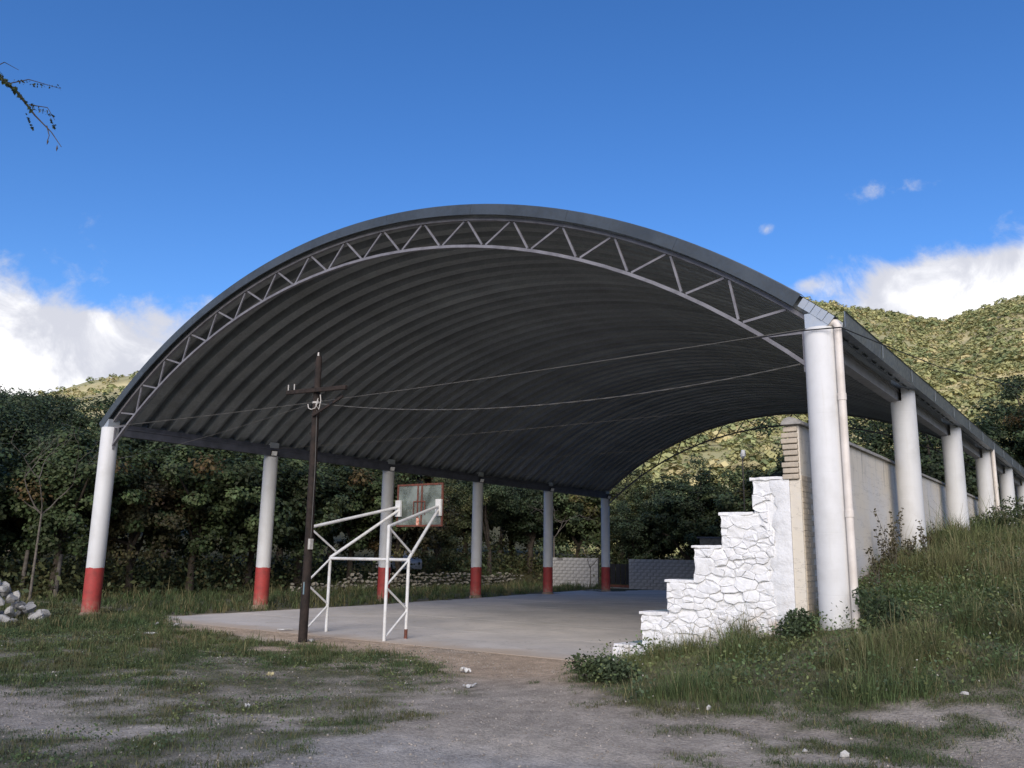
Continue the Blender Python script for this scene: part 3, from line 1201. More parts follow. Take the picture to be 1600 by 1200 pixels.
# floodlights on the inner side of the left columns
for k in range(1, 6):
    t = thing('floodlight', 'small floodlight on the head of the %s red-based column' % NUM[k], 'floodlight', (.30, k * S_ - .12, 5.02), R(-25), 'floodlights on the left columns')
    b = MB().bar((-.09, 0, .0), (.01, 0, .05), .03, .03)
    b.build('bracket', 'black_plastic', t)
    b = MB()
    b.bar((.0, -.11, .06), (.0, .11, .06), .05, .2, (.5, 0, .85))
    b.build('housing', 'black_plastic', t)
    b = MB()
    b.bar((.024, -.09, .052), (.024, .09, .052), .012, .16, (.5, 0, .85))
    b.build('lens', 'lamp_glass', t)

# ------------------------------------------------------------------ bleachers with painted stone end wall
XS = [16.44, 16.92, 17.385, 17.86, 18.33, 18.85]
ZS = [.40, .94, 1.46, 2.0, 2.51, 3.03]
XE = 19.43
bl = thing('stone_bleachers', 'stepped bleachers with whitewashed rubble stone end wall', 'bleachers', (0, 0, 0))
for i in range(6):
    x1 = XS[i + 1] if i < 5 else 19.3
    b = MB().box((XS[i] + .03, .33, -.3), (x1 + .027, 27.5, ZS[i] - .035))
    b.build('seat_tier', 'whitewash', bl)
    b = MB().box((XS[i] + .005, .33, ZS[i] - .033), (x1 + .022, 27.5, ZS[i] - .004))
    b.build('tread', 'teal_paint', bl)
# backing of the end wall, set behind the faces of the stones
b = MB()
out = [(XS[0] + .02, -.5)]
for i in range(6):
    out += [(XS[i] + .02, ZS[i] - .03), ((XS[i + 1] + .02) if i < 5 else XE - .005, ZS[i] - .03)]
out += [(XE - .005, -.5)]
for i in range(6):
    xa = XS[i] + .02
    xb = (XS[i + 1] + .02) if i < 5 else XE - .005
    b.box((xa, -.010, -.5), (xb, .325, ZS[i] - .03))
b.build('wall_core', 'whitewash', bl)


def clip(poly, nx_, ny_, c_):
    """keep nx*x+ny*y<=c"""
    o = []
    for i in range(len(poly)):
        p, q = poly[i], poly[(i + 1) % len(poly)]
        dp, dq = nx_ * p[0] + ny_ * p[1] - c_, nx_ * q[0] + ny_ * q[1] - c_
        if dp <= 0:
            o.append(p)
        if (dp < 0 < dq) or (dq < 0 < dp):
            t = dp / (dp - dq)
            o.append((p[0] + (q[0] - p[0]) * t, p[1] + (q[1] - p[1]) * t))
    return o


def stone_face(parent):
    rg = np.random.default_rng(19)
    seeds = []
    ax = .60          # stones lie longer than they are tall
    tries = 0
    while tries < 12000:
        tries += 1
        x = rg.uniform(16.3, 19.2)
        z = rg.uniform(-.4, 3.1)
        k = sum(1 for q in XS if q <= x) - 1
        if k < 0 or z > ZS[k] - .07:
            continue
        dmin = rg.choice([.07, .12, .18, .27], p=[.34, .28, .22, .16])
        if all(math.hypot((x - a) * ax, z - b_) > (dmin + d_) * .5 for a, b_, d_ in seeds):
            seeds.append((x, z, dmin))
    for i, (x, z, dm) in enumerate(seeds):
        k = sum(1 for q in XS if q <= x) - 1
        poly = [(x - .6, z - .5), (x + .6, z - .5), (x + .6, z + .5), (x - .6, z + .5)]
        for j, (a, b_, d2) in enumerate(seeds):
            if i == j or abs(a - x) > 1.2 or abs(b_ - z) > .9:
                continue
            nx_, ny_ = (a - x) * ax * ax, (b_ - z)
            t = min(max(.5 + (dm - d2) * 1.1, .33), .67)
            mx, mz = x + (a - x) * t, z + (b_ - z) * t
            poly = clip(poly, nx_, ny_, nx_ * mx + ny_ * mz)
            if len(poly) < 3:
                break
        if len(poly) < 3:
            continue
        poly = clip(poly, 1, 0, 19.12 + .05 * math.sin(z * 7))
        poly = clip(poly, 0, 1, ZS[k] - .055)
        lim = XS[k]
        if k > 0 and len(poly) > 2 and min(p[1] for p in poly) < ZS[k - 1] - .02 and z < ZS[k - 1]:
            lim = XS[0]
            for q in range(6):
                if z <= ZS[q] - .05:
                    lim = XS[q]
                    break
        poly = clip(poly, -1, 0, -(lim + .0))
        for q in range(5):
            if len(poly) > 2 and max(p[1] for p in poly) > ZS[q] - .05 and min(p[0] for p in poly) < XS[q + 1]:
                if x >= XS[q + 1]:
                    poly = clip(poly, -1, 0, -XS[q + 1]) if z > ZS[q] else clip(poly, 0, 1, max(ZS[q] - .055, z + .02))
                else:
                    poly = clip(poly, 0, 1, ZS[q] - .055)
        if len(poly) < 3:
            continue
        cx = sum(p[0] for p in poly) / len(poly)
        cz = sum(p[1] for p in poly) / len(poly)
        area = .5 * abs(sum(poly[i_][0] * poly[(i_ + 1) % len(poly)][1] - poly[(i_ + 1) % len(poly)][0] * poly[i_][1] for i_ in range(len(poly))))
        if area < .003 or cz < -.3:
            continue
        # break long edges so that outlines wander
        pp = []
        for i_ in range(len(poly)):
            p, q = poly[i_], poly[(i_ + 1) % len(poly)]
            pp.append(p)
            if math.hypot(p[0] - q[0], p[1] - q[1]) > .12:
                t = rg.uniform(.35, .65)
                pp.append((p[0] + (q[0] - p[0]) * t + rg.uniform(-.022, .022), p[1] + (q[1] - p[1]) * t + rg.uniform(-.018, .018)))
        m_ = len(pp)
        size = math.sqrt(area)
        g = min(.011, size * .055) * rg.uniform(.3, 1.6) * (.08 if rg.random() < .68 else 1.25)

        def ring(ins, y, jit=0.):
            o = []
            for p in pp:
                dx, dz = cx - p[0], cz - p[1]
                l = math.hypot(dx, dz) + 1e-6
                f = min(ins / l, .6)
                o.append((p[0] + dx * f, y + (rg.uniform(-jit, jit) if jit else 0), p[1] + dz * f))
            return o
        proud = rg.uniform(.002, .042)
        tx, tz = rg.uniform(-.15, .15), rg.uniform(-.06, .22)
        r1 = ring(g * .3, -.004)
        r2 = ring(g * .8 + .003, -.02 - proud * .8, .004)
        r2 = [(a, min(y + (a - cx) * tx + (c_ - cz) * tz, -.016), c_) for a, y, c_ in r2]
        r3 = ring(g + min(.045, size * .2) * rg.uniform(.5, 1.2), -.02 - proud, .009)
        r3 = [(a, y + (a - cx) * tx + (c_ - cz) * tz, c_) for a, y, c_ in r3]
        V = r1 + r2 + r3 + [(cx + rg.uniform(-.03, .03), -.022 - proud + rg.uniform(-.006, .004), cz + rg.uniform(-.02, .02))]
        Fc = []
        for (o1, o2) in ((0, m_), (m_, 2 * m_)):
            for i_ in range(m_):
                i2 = (i_ + 1) % m_
                Fc.append((o1 + i_, o1 + i2, o2 + i2, o2 + i_))
        for i_ in range(m_):
            Fc.append((2 * m_ + i_, 2 * m_ + (i_ + 1) % m_, 3 * m_))
        MB().add(V, Fc).build('stone', 'whitewash', parent)


stone_face(bl)
# capping lips of the steps and the smooth plaster strip at the wall's end
for i in range(6):
    xb = (XS[i + 1] - .005) if i < 5 else XE - .01
    n = 5
    for q in range(1):
        nn = 7
        V = []
        for z0, z1 in ((ZS[i] - .05, ZS[i]),):
            for q2 in range(nn + 1):
                xx = XS[i] - .035 + (xb - XS[i] + .035) * q2 / nn
                fy = -.040 + random.uniform(-.012, .010)
                dzt = random.uniform(-.007, .004)
                V += [(xx, fy, z0 + random.uniform(-.012, .012)), (xx, fy + random.uniform(-.004, .006), z1 + dzt), (xx, .33, z1 + dzt * .3), (xx, .33, z0)]
        Fc = [(4 * q2 + a_, 4 * q2 + (a_ + 1) % 4, 4 * q2 + 4 + (a_ + 1) % 4, 4 * q2 + 4 + a_) for q2 in range(nn) for a_ in range(4)] + [(0, 1, 2, 3), (4 * nn + 3, 4 * nn + 2, 4 * nn + 1, 4 * nn)]
        b = MB().add(V, Fc)
        bevel_mod(b.build('step_cap', 'whitewash', bl), .009, 2)
rz_ = np.linspace(.2, 2.975, 34)
lx = [19.13 + .07 * math.sin(z_ * 3.1) + random.uniform(-.06, .07) for z_ in rz_]
V = []
for z_, x0_ in zip(rz_, lx):
    V += [(x0_, -.021, z_), (x0_ + .03, -.036 - random.uniform(0, .006), z_), (XE, -.040, z_), (XE, -.016, z_)]
Fc = [(4 * i + k, 4 * i + k + 1, 4 * i + k + 5, 4 * i + k + 4) for i in range(len(rz_) - 1) for k in range(3)]
MB().add(V, Fc).build('plaster_strip', 'whitewash', bl, True)
bevel_mod(MB().box((16.385, -.05, -.3), (16.62, .3, .345)).build('toe_block', 'whitewash', bl), .02)

# ------------------------------------------------------------------ cream boundary wall
wl = thing('plaster_wall', 'long cream plastered wall behind the bleachers with grey coping', 'wall')
ys_w = [.0, 4.0, 8.0, 12.0, 16.0, 20.0, 24.0, 27.6]
for q in range(len(ys_w) - 1):
    MB().box((19.44, ys_w[q] + .001, .2), (19.60, ys_w[q + 1] - .001, 3.80)).build('wall_bay', 'plaster', wl)
for q in range(12):
    y0 = -.10 + q * 2.31
    prc = [(19.37, 3.802), (19.37, 3.84), (19.42, 3.895), (19.50, 3.915), (19.60, 3.885), (19.66, 3.83), (19.66, 3.802)]
    V = [(x_, yy + (0 if yy > y0 else random.uniform(-.02, .02)), z_ + random.uniform(-.006, .006)) for yy in (y0, y0 + 2.29) for x_, z_ in prc]
    b = MB().add(V, [(i, (i + 1) % 7, 7 + (i + 1) % 7, 7 + i) for i in range(7)] + [tuple(range(6, -1, -1)), tuple(range(7, 14))])
    o = b.build('coping', 'cap_grey', wl, True)
# broken brick end
rg_ = random.Random(4)
for q in range(18):
    z0 = 2.98 + q * .045 * 1.0
    if q % 2:
        continue
    dx = rg_.uniform(-.03, .02)
    b = MB().box((19.36 + dx, -.06 + rg_.uniform(-.01, .02), z0), (19.585, .0, z0 + .074))
    bevel_mod(b.build('brick', 'brick_pale', wl), .012, 2)
MB().box((19.435, -.028, .3), (19.597, -.002, 2.96)).build('end_render', 'plaster', wl)
for q in range(28):
    z0 = .75 + q * .082
    off = .0 if q % 2 else .12
    for y0, y1 in ((.02, .24 - off * .8), (.25 - off * .8, .52 - off)):
        if y1 - y0 < .05:
            continue
        b = MB().box((19.6, y0, z0), (19.606 + rg_.uniform(0, .005), y1, z0 + .074))
        b.build('brick', 'brick_pale', wl)

# ------------------------------------------------------------------ basketball stand
bb = thing('basketball_hoop', 'white tubular basketball stand with rusty framed backboard', 'basketball hoop', (0, 0, .014))
XL, XR, YB, YF = 8.14, 10.63, .56, 1.22
ZT, ZF = 2.36, 1.68
PLX = (8.70, 10.02)
YP = 2.86
for x, xp in ((XL, PLX[0]), (XR, PLX[1])):
    MB().tube([(x, YB, 0), (x, YB, ZT)], .036, 12).build('leg', 'white_steel', bb, True)
    fl = MB().tube([(x, YF, .0), (x, YF, ZF)], .036, 12).build('leg', 'white_steel', bb, True)
    MB().tube([(x, YF, .004), (x, YF, .2)], .0372, 12).build('rust_foot', 'rust' if x == XR else 'white_steel', fl, True)
    MB().tube([(x, YB, ZT), (xp, YP, 2.93)], .036, 12).build('upper_arm', 'white_steel', bb, True)
    MB().tube([(x, YF, ZF), (xp, YP, 2.84)], .036, 12).build('lower_arm', 'white_steel', bb, True)
    f = .1
    q = (x + (xp - x) * f, YF + (YP - YF) * f, ZF + (2.84 - ZF) * f)
    MB().tube([(x, YB, ZT - .02), q], .024, 10).build('brace', 'white_steel', bb, True)
    MB().tube([(x, YF, ZF - .03), (x, YB, 1.13)], .024, 10).build('brace', 'white_steel', bb, True)
    MB().tube([(x, YB, 1.08), (x, YF, .62)], .024, 10).build('brace', 'white_steel', bb, True)
    MB().tube([(x, YF, .58), (x, YB, .05)], .024, 10).build('brace', 'white_steel', bb, True)
    b = MB().box((xp - .085, YP - .01, 2.70), (xp + .085, YP + .05, 3.10))
    b.build('mount_plate', 'white_steel', bb)
MB().tube([(XL, YF, ZF - .02), (XR, YF, ZF - .02)], .034, 12).build('crossbar', 'white_steel', bb, True)
bd = obj('backboard', None, bb)
X0, X1, Z0, Z1, YBD = 8.60, 10.10, 2.45, 3.50, 2.94
for a, c in (((X0, Z0), (X1, Z0 + .045)), ((X0, Z1 - .045), (X1, Z1)), ((X0, Z0 + .046), (X0 + .045, Z1 - .046)), ((X1 - .045, Z0 + .046), (X1, Z1 - .046)),
             ((9.27, Z0 + .046), (9.31, Z1 - .046)), ((9.40, Z0 + .046), (9.44, Z1 - .046))):
    MB().box((a[0], YBD - .02, a[1]), (c[0], YBD + .02, c[1])).build('frame_bar', 'rust', bd)
for a, c in (((9.16, 2.74), (9.18, 3.05)), ((9.53, 2.74), (9.55, 3.05)), ((9.16, 3.053), (9.55, 3.073))):
    MB().box((a[0], YBD - .036, a[1]), (c[0], YBD - .021, c[1])).build('target_bar', 'rust', bd)
for a, c in ((X0 + .046, 9.269), (9.311, 9.399), (9.441, X1 - .046)):
    MB().box((a, YBD - .006, Z0 + .046), (c, YBD + .006, Z1 - .046)).build('glass_pane', 'dirty_glass', bd)
MB().box((9.29, YBD + .021, 2.50), (9.42, YBD + .05, 2.66)).build('rim_bracket', 'rim_orange', bb)
MB().box((9.285, YBD - .04, 2.48), (9.37, YBD - .021, 2.66)).build('rim_bracket', 'rim_orange', bb)
pts = [(9.355 + .225 * math.sin(t), YBD + .36 - .225 * math.cos(t), 2.58) for t in np.linspace(0, 2 * math.pi, 25)]
rim = MB().tube(pts, .01, 6, False).build('rim', 'rim_orange', bb, True)
MB().bar((9.355, YBD + .05, 2.58), (9.355, YBD + .135, 2.58), .08, .012).build('rim_arm', 'rim_orange', rim)

# ------------------------------------------------------------------ utility pole
up = thing('utility_pole', 'old dark wooden utility pole with crossarm beside the court', 'pole', (9.5, -.65, 0))
MB().tube([(0, 0, -.4), (.01, 0, 2), (-.02, 0, 4), (-.03, 0, 5.95), (-.03, 0, 6.02)], [.095, .088, .08, .07, .05], 14).build('shaft', 'pole_wood', up, True)
bevel_mod(MB().bar((-.88, -.11, 5.27), (1.0, -.11, 5.20), .075, .09).build('crossarm', 'pole_wood', up), .008)
MB().bar((.0, -.11, 4.68), (.92, -.115, 5.02), .035, .05).build('diagonal_brace', 'pole_wood', up)
MB().tube([(.55, -.12, 4.87), (.63, -.12, 4.91)], .03, 8).build('clamp', 'black_plastic', up, True)
for x in (-.84, -.64):
    MB().tube([(x, -.12, 5.30), (x, -.12, 5.44)], [.011, .016], 8).build('insulator_pin', 'insulator', up, True)
MB().tube([(-.03, -.02, 6.02), (-.03, -.02, 6.1)], [.025, .018], 8).build('top_pin', 'insulator', up, True)
MB().tube([(-.02, 0, 4.96), (-.02, 0, 5.0)], .09, 12).build('collar', 'insulator', up, True)
MB().box((.03, -.096, .95), (.055, -.08, 1.2)).build('paint_smear', 'teal_paint', up)
wire = [(-.18, -.1, 4.95), (-.14, -.11, 4.86), (-.04, -.12, 4.82), (.08, -.12, 4.84), (.16, -.12, 4.95), (.14, -.1, 5.05), (.1, -.12, 4.9), (.2, -.12, 4.8), (.24, -.11, 4.98), (.2, -.1, 5.12)]
MB().tube(wire, .011, 5).build('wire_tangle', 'insulator', up, True)
MB().tube([(.06, -.05, 4.8), (.095, -.03, 3.5), (.098, -.03, 2.1)], .006, 5).build('drop_wire', 'cable_grey', up)
bevel_mod(MB().box((.09, -.10, 1.86), (.155, .0, 2.08)).build('meter_box', 'insulator', up), .01)


def cable(name, p0, p1, sag, r, mat, label, twist=0., n=26):
    p0, p1 = Vector(p0), Vector(p1)
    b = MB()
    pts = []
    for t in np.linspace(0, 1, n):
        q = p0.lerp(p1, t)
        q.z -= sag * (1 - (2 * t - 1) ** 2)
        pts.append(q)
    if twist:
        for ph in (0, math.pi):
            pp = []
            for i, t in enumerate(np.linspace(0, 1, 150)):
                q = p0.lerp(p1, t)
                q.z -= sag * (1 - (2 * t - 1) ** 2)
                q += Vector((0, math.cos(t * twist + ph), math.sin(t * twist + ph))) * r
                pp.append(q)
            b.tube(pp, r, 4)
    else:
        b.tube(pts, r, 5)
    return b.build(name, mat, None, label=label, cat='cable')


cable('service_cable', (9.72, -.77, 4.92), (19.70, -.06, 4.72), .36, .005, 'cable_grey', 'pale twisted service cable sagging from wooden pole to right column', 90.)
cable('overhead_cable', (9.3, -.77, 4.92), (-30, 8.0, 6.4), .8, .0045, 'cable_grey', 'thin cable running from the wooden pole towards the left trees')
# black cable past the head of the right-hand column
pr_pts = [(18.9, -.12, 5.2), (19.75, -.25, 5.19), (20.05, -.27, 5.17), (20.36, -.2, 5.17), (20.62, 2.0, 5.27), (20.85, 5.0, 5.5), (21.17, 9.03, 5.96), (21.8, 19, 7.1), (22.54, 32.14, 8.78)]
MB().tube(pr_pts, .010, 6).build('overhead_cable', 'cable_black', None, True, label='black cable wrapped past the nearest right column towards the hillside', cat='cable')
p2 = thing('utility_pole', 'wooden pole beyond the right edge carrying the black cable', 'pole', (22.6, 32.3, float(terrain(22.6, 32.3))))
MB().tube([(0, 0, -.5), (0, 0, 5.9)], [.11, .08], 12).build('shaft', 'pole_wood', p2, True)

# ------------------------------------------------------------------ block walls at the far end
bme = {}


def block_wall(x0, x1, y, ztop, label, broken=None):
    t = thing('block_wall', label, 'wall', (x0, y, 0))
    n = 9
    h = (ztop + .02) / n
    L = .405
    MB().box((.01, .035, -.1), (x1 - x0 - .01, .12, ztop - .01)).build('core', 'mortar', t)
    for j in range(n):
        x = -(.2 if j % 2 else 0)
        while x < x1 - x0 - .05:
            a, c = max(x, 0), min(x + L, x1 - x0)
            if c - a > .08 and not (broken and j == n - 1 and random.random() < broken):
                key = round(c - a, 3)
                if key not in bme:
                    bme[key] = MB().box((.010, 0, .009), (key - .010, .155, h - .009)).me('block', 'block_grey')
                o = obj('block', bme[key], t)
                o.location = (a, random.uniform(-.006, .006), j * h)
            x += L


block_wall(-.95, 6.2, 33.05, 1.73, 'grey concrete block wall right of the dark gap at court end')
block_wall(-6.4, -3.05, 33.05, 1.76, 'short grey block wall left of the farthest column', .1)
g = thing('gate', 'dark red low gate closing the gap between the block walls', 'gate', (-3.0, 33.3, 0))
for q in range(6):
    MB().box((.05 + q * .33, 0, .25), (.05 + q * .33 + .29, .03, 1.45)).build('board', 'dark_void', g)
MB().box((.03, .031, .08), (2.02, .06, .22)).build('bottom_rail', 'rust', g)
MB().box((.03, -.03, -.1), (2.02, .1, .06)).build('sill', 'cap_grey', g)


# ------------------------------------------------------------------ stones
def rock_mesh(seed, flat=.75, sub_=2):
    rg = np.random.default_rng(seed)
    bm = bmesh.new()
    bmesh.ops.create_icosphere(bm, subdivisions=sub_, radius=.5)
    pl = [(rg.normal(size=3), rg.uniform(.20, .38)) for _ in range(15)]
    for v in bm.verts:
        p = np.array(v.co)
        for nrm, dd in pl:
            nn = nrm / np.linalg.norm(nrm)
            e = p @ nn - dd
            if e > 0:
                p = p - nn * e * .98
        p = p * np.array([1, .85, flat]) * (1 + .05 * rg.normal())
        v.co = p
    c = np.array([.46, .45, .43]) * rg.uniform(.75, 1.1)
    me = bpy.data.meshes.new('rock')
    bm.to_mesh(me)
    bm.free()
    a = me.color_attributes.new('Col', 'FLOAT_COLOR', 'POINT')
    a.data.foreach_set('color', np.tile([*c, 1], len(me.vertices)).astype(np.float32))
    me.materials.append(M['stone_vc'])
    return me


rocks = [rock_mesh(300 + i) for i in range(8)]
small = [rock_mesh(330 + i, .6, 1) for i in range(6)]
tanr = []
for i in range(6):
    m_ = rock_mesh(350 + i, .7, 1)
    a = m_.color_attributes['Col']
    a.data.foreach_set('color', np.tile([.19 + .018 * i, .175 + .017 * i, .145 + .013 * i, 1], len(m_.vertices)).astype(np.float32))
    tanr.append(m_)
# heap at the left edge
hx, hy = .75, -2.95
rg_ = random.Random(21)
for lay, (nr, rad, z) in enumerate(((21, 1.15, .13), (16, .90, .35), (12, .62, .58), (7, .36, .80), (3, .14, .98))):
    for i in range(nr):
        a = 6.283 * i / nr + rg_.uniform(-.2, .2) + lay
        rr_ = rad * rg_.uniform(.75, 1.08)
        o = obj('rock', rocks[rg_.randrange(8)], label='pale grey rubble rock in the heap at the left edge', cat='rock', group='rocks heaped at the left edge')
        s_ = rg_.uniform(.28, .50)
        o.scale = (s_, s_ * rg_.uniform(.8, 1.1), s_ * rg_.uniform(.8, 1.1))
        o.location = (hx + rr_ * math.cos(a), hy + rr_ * math.sin(a), z + rg_.uniform(-.05, .05))
        o.rotation_euler = [rg_.uniform(0, 6.28) for _ in range(3)]
for i in range(5):
    o = obj('rock', rocks[rg_.randrange(8)], label='pale grey rubble rock in the heap at the left edge', cat='rock', group='rocks heaped at the left edge')
    s_ = rg_.uniform(.35, .6)
    o.scale = (s_,) * 3
    o.location = (hx + rg_.uniform(-.5, .5), hy + rg_.uniform(-.5, .5), .12 + .22 * (i % 4))
    o.rotation_euler = [rg_.uniform(0, 6.28) for _ in range(3)]

# low dry stone wall behind the left columns
dw = thing('dry_stone_wall', 'low tumbled dry stone wall in the grass behind left columns', 'wall')
A, B = Vector((-7.3, 13.2, 0)), Vector((-9.0, 33.5, 0))
Lw = (B - A).length
for j in range(5):
    s_ = 0.
    while s_ < Lw:
        t = s_ / Lw
        hh = .45 + .55 * sstep(np.array(t), .05, .35) * (1 - .35 * sstep(np.array(t), .62, .72)) + .12 * math.sin(t * 37)
        L = rg_.uniform(.22, .40)
        if j * .17 + .1 < hh and rg_.random() < .88:
            o = obj('stone', tanr[rg_.randrange(6)], dw)
            p = A.lerp(B, t)
            o.location = (p.x + rg_.uniform(-.06, .06), p.y, float(terrain(p.x, p.y)) + .08 + j * .17 + rg_.uniform(-.05, .05))
            o.scale = (.42, L * rg_.uniform(.9, 1.3), .27 * rg_.uniform(.8, 1.3))
            o.rotation_euler = (rg_.uniform(-.5, .5), rg_.uniform(-.4, .4), math.atan2(B.y - A.y, B.x - A.x) - math.pi / 2 + rg_.uniform(-.2, .2))
        s_ += L

# loose stones, scraps, litter: each one seen in the photograph
LOOSE = [  # x, y, size, mesh kind, label
    ((1.75, .18), (.55, .3, .12), 'r', 'flat pale slab fragment in grass near the court corner'),
    ((4.15, -.55), (.42, .26, .16), 'r', 'larger of two pale stones beside the court edge'),
    ((4.75, -.45), (.2, .2, .18), 'r', 'rounder of two pale stones beside the court edge'),
    ((9.75, -.62), (.24, .2, .14), 'r', 'brown stone at the foot of the wooden pole'),
    ((6.1, -1.95), (.26, .12, .05), 'p', 'pale strip lying in grass left of the pole'),
    ((7.4, .62), (.28, .12, .03), 'p', 'white paper scrap lying on the concrete court'),
    ((13.35, -4.55), (.10, .06, .06), 'y', 'crumpled yellow wrapper lying in the grass'),
    ((14.9, -2.05), (.16, .1, .08), 'p', 'crumpled white scrap at the grass edge near court'),
    ((15.95, -3.25), (.2, .09, .04), 'p', 'flat white scrap on the dirt beside the grass'),
    ((14.95, -6.15), (.07, .05, .05), 'p', 'tiny white scrap in grass at bottom left'),
    ((19.55, -3.55), (.11, .09, .08), 'r', 'pale stone at the edge of the right grass bank'),
    ((21.25, -4.55), (.13, .08, .11), 'r', 'upright pale stone on the dirt at lower right'),
    ((20.9, -4.55), (.1, .09, .06), 'r', 'small pale stone beside the upright one at lower right'),
    ((21.9, -2.2), (.12, .1, .08), 'r', 'pale stone on the dirt below the right bank'),
]
for (x, y), s_, k, lb in LOOSE:
    z = float(terrain(x, y))
    if k == 'r':
        o = obj('loose_stone', small[rg_.randrange(6)], label=lb, cat='stone')
        o.scale = (s_[0] * 1.1, s_[1] * 1.1, s_[2] * 1.6)
        o.location = (x, y, z + s_[2] * .3)
        o.rotation_euler = (0, 0, rg_.uniform(0, 6.28))
    else:
        n = 5
        V = [(s_[0] * (i / n - .5) * 1.2, s_[1] * (j / n - .5) * 1.2, s_[2] * rg_.uniform(0, 1.)) for j in range(n + 1) for i in range(n + 1)]
        Fc = [(j * (n + 1) + i, j * (n + 1) + i + 1, (j + 1) * (n + 1) + i + 1, (j + 1) * (n + 1) + i) for j in range(n) for i in range(n)]
        o = MB().add(V, Fc).build('litter_scrap', 'paper' if k == 'p' else 'yellow_scrap', None, label=lb, cat='litter')
        o.location = (x, y, (.04 if .35 < y else z + (.05 if k == 'y' else .015)))
        o.rotation_euler = (0, 0, rg_.uniform(0, 6.28))

# pebbles of the track and the dirt
def pebbles():
    rg = np.random.default_rng(8)
    n = 26000
    x = rg.uniform(11, 26, n)
    y = rg.uniform(-11.5, .3, n)
    cmn = cover_map(x, y)
    keep = (rg.random(n) < (1 - cmn) * .9) & (fbm(x, y, .9, 303) + .25 * rg.random(n) > .5)
    x, y = x[keep], y[keep]
    n = len(x)
    s_ = .005 + .013 * rg.random(n) ** 4
    O = np.array([(1, 0, 0), (-1, 0, 0), (0, 1, 0), (0, -1, 0), (0, 0, .7), (0, 0, -.7)])
    T = np.array([(0, 2, 4), (2, 1, 4), (1, 3, 4), (3, 0, 4), (2, 0, 5), (1, 2, 5), (3, 1, 5), (0, 3, 5)])
    V = (O[None] * s_[:, None, None] * (.6 + .8 * rg.random((n, 6, 1)))) + np.stack([x, y, terrain(x, y) + s_ * .3], 1)[:, None]
    Fc = T[None] + (np.arange(n) * 6)[:, None, None]
    c = np.array([.36, .325, .285]) * (.6 + .6 * rg.random((n, 1)))
    obj('gravel', fastmesh('gravel', V.reshape(-1, 3), Fc.reshape(-1, 3), 'stone_vc', np.repeat(c, 6, 0)), label='loose grey gravel on the worn track and dirt', cat='gravel', kind='stuff')


pebbles()


# ------------------------------------------------------------------ grass
def grass(name, n_cl, xr, yr, poly_test, h_fn, per, label, seed, wid=.006, pal=None, near=True):
    rg = np.random.default_rng(seed)
    x = rg.uniform(*xr, n_cl)
    y = rg.uniform(*yr, n_cl)
    r = np.hypot(x - CAM[0], y - CAM[1])
    keep = rg.random(n_cl) < cover_map(x, y) * poly_test(x, y) * np.clip((13. / r) ** 1.1, .12, 1)
    x, y, r = x[keep], y[keep], r[keep]
    n = len(x)
    hc = h_fn(x, y) * (.6 + .7 * rg.random(n))
    pal = np.array(pal)
    tone = fbm(x, y, .7, seed + 3)
    w1 = sstep(tone, .38, .62)[:, None]
    bc = pal[0] * (1 - w1) + pal[1] * w1
    bc = bc * (.72 + .56 * fbm(x, y, 1.7, seed + 21))[:, None]
    patch = sstep(fbm(x, y, .9, seed + 31), .54, .68)[:, None] * .45
    bc = bc * (1 - patch) + np.array([.135, .118, .068]) * patch
    tall = rg.random(n) < .05
    hc = np.where(tall, hc * 1.9, hc)
    dry = (tall[:, None] & (rg.random((n, 1)) < .6))[:, 0] | (rg.random(n) < .09 + .25 * sstep(fbm(x, y, .45, seed + 9), .5, .7))
    dry = dry[:, None]
    bc = np.where(dry, pal[2], bc) * (.7 + .6 * rg.random((n, 1)))
    x, y, r, hc = (np.repeat(q, per) for q in (x, y, r, hc))
    bc = np.repeat(bc, per, 0)
    N = len(x)
    sp = .045 + .06 * hc
    x = x + rg.normal(size=N) * sp
    y = y + rg.normal(size=N) * sp
    z = terrain(x, y) - .01
    h = hc * (.45 + .75 * rg.random(N))
    a = rg.uniform(0, 6.283, N)
    ln = h * rg.uniform(.2, 1.15, N)
    dxy = np.stack([np.cos(a), np.sin(a), np.zeros(N)], 1)
    sd = np.stack([-np.sin(a + rg.normal(size=N) * .6), np.cos(a), np.zeros(N)], 1)
    wd_ = (wid * (.6 + .8 * rg.random(N)) * np.clip(r / 11, .9, 3))[:, None]
    B_ = np.stack([x, y, z], 1)
    up_ = np.array([0, 0, 1.])
    mid = B_ + up_ * (h * .6)[:, None] + dxy * (ln * .35)[:, None]
    tip = B_ + up_ * (h * np.sqrt(np.clip(1 - (ln / h) ** 2 * .6, .15, 1)))[:, None] + dxy * ln[:, None]
    V = np.stack([B_ - sd * wd_ * .5, B_ + sd * wd_ * .5, mid - sd * wd_ * .4, mid + sd * wd_ * .4, tip], 1).reshape(-1, 3)
    o = (np.arange(N) * 5)[:, None]
    T = np.concatenate([o + np.array([0, 1, 3]), o + np.array([0, 3, 2]), o + np.array([2, 3, 4])])
    c = np.clip(bc * (.8 + .4 * rg.random((N, 1))), .004, .6)
    obj(name, fastmesh(name, V, T, 'grass_mat', np.repeat(c, 5, 0)), label=label, cat='grass', kind='stuff')
    return N


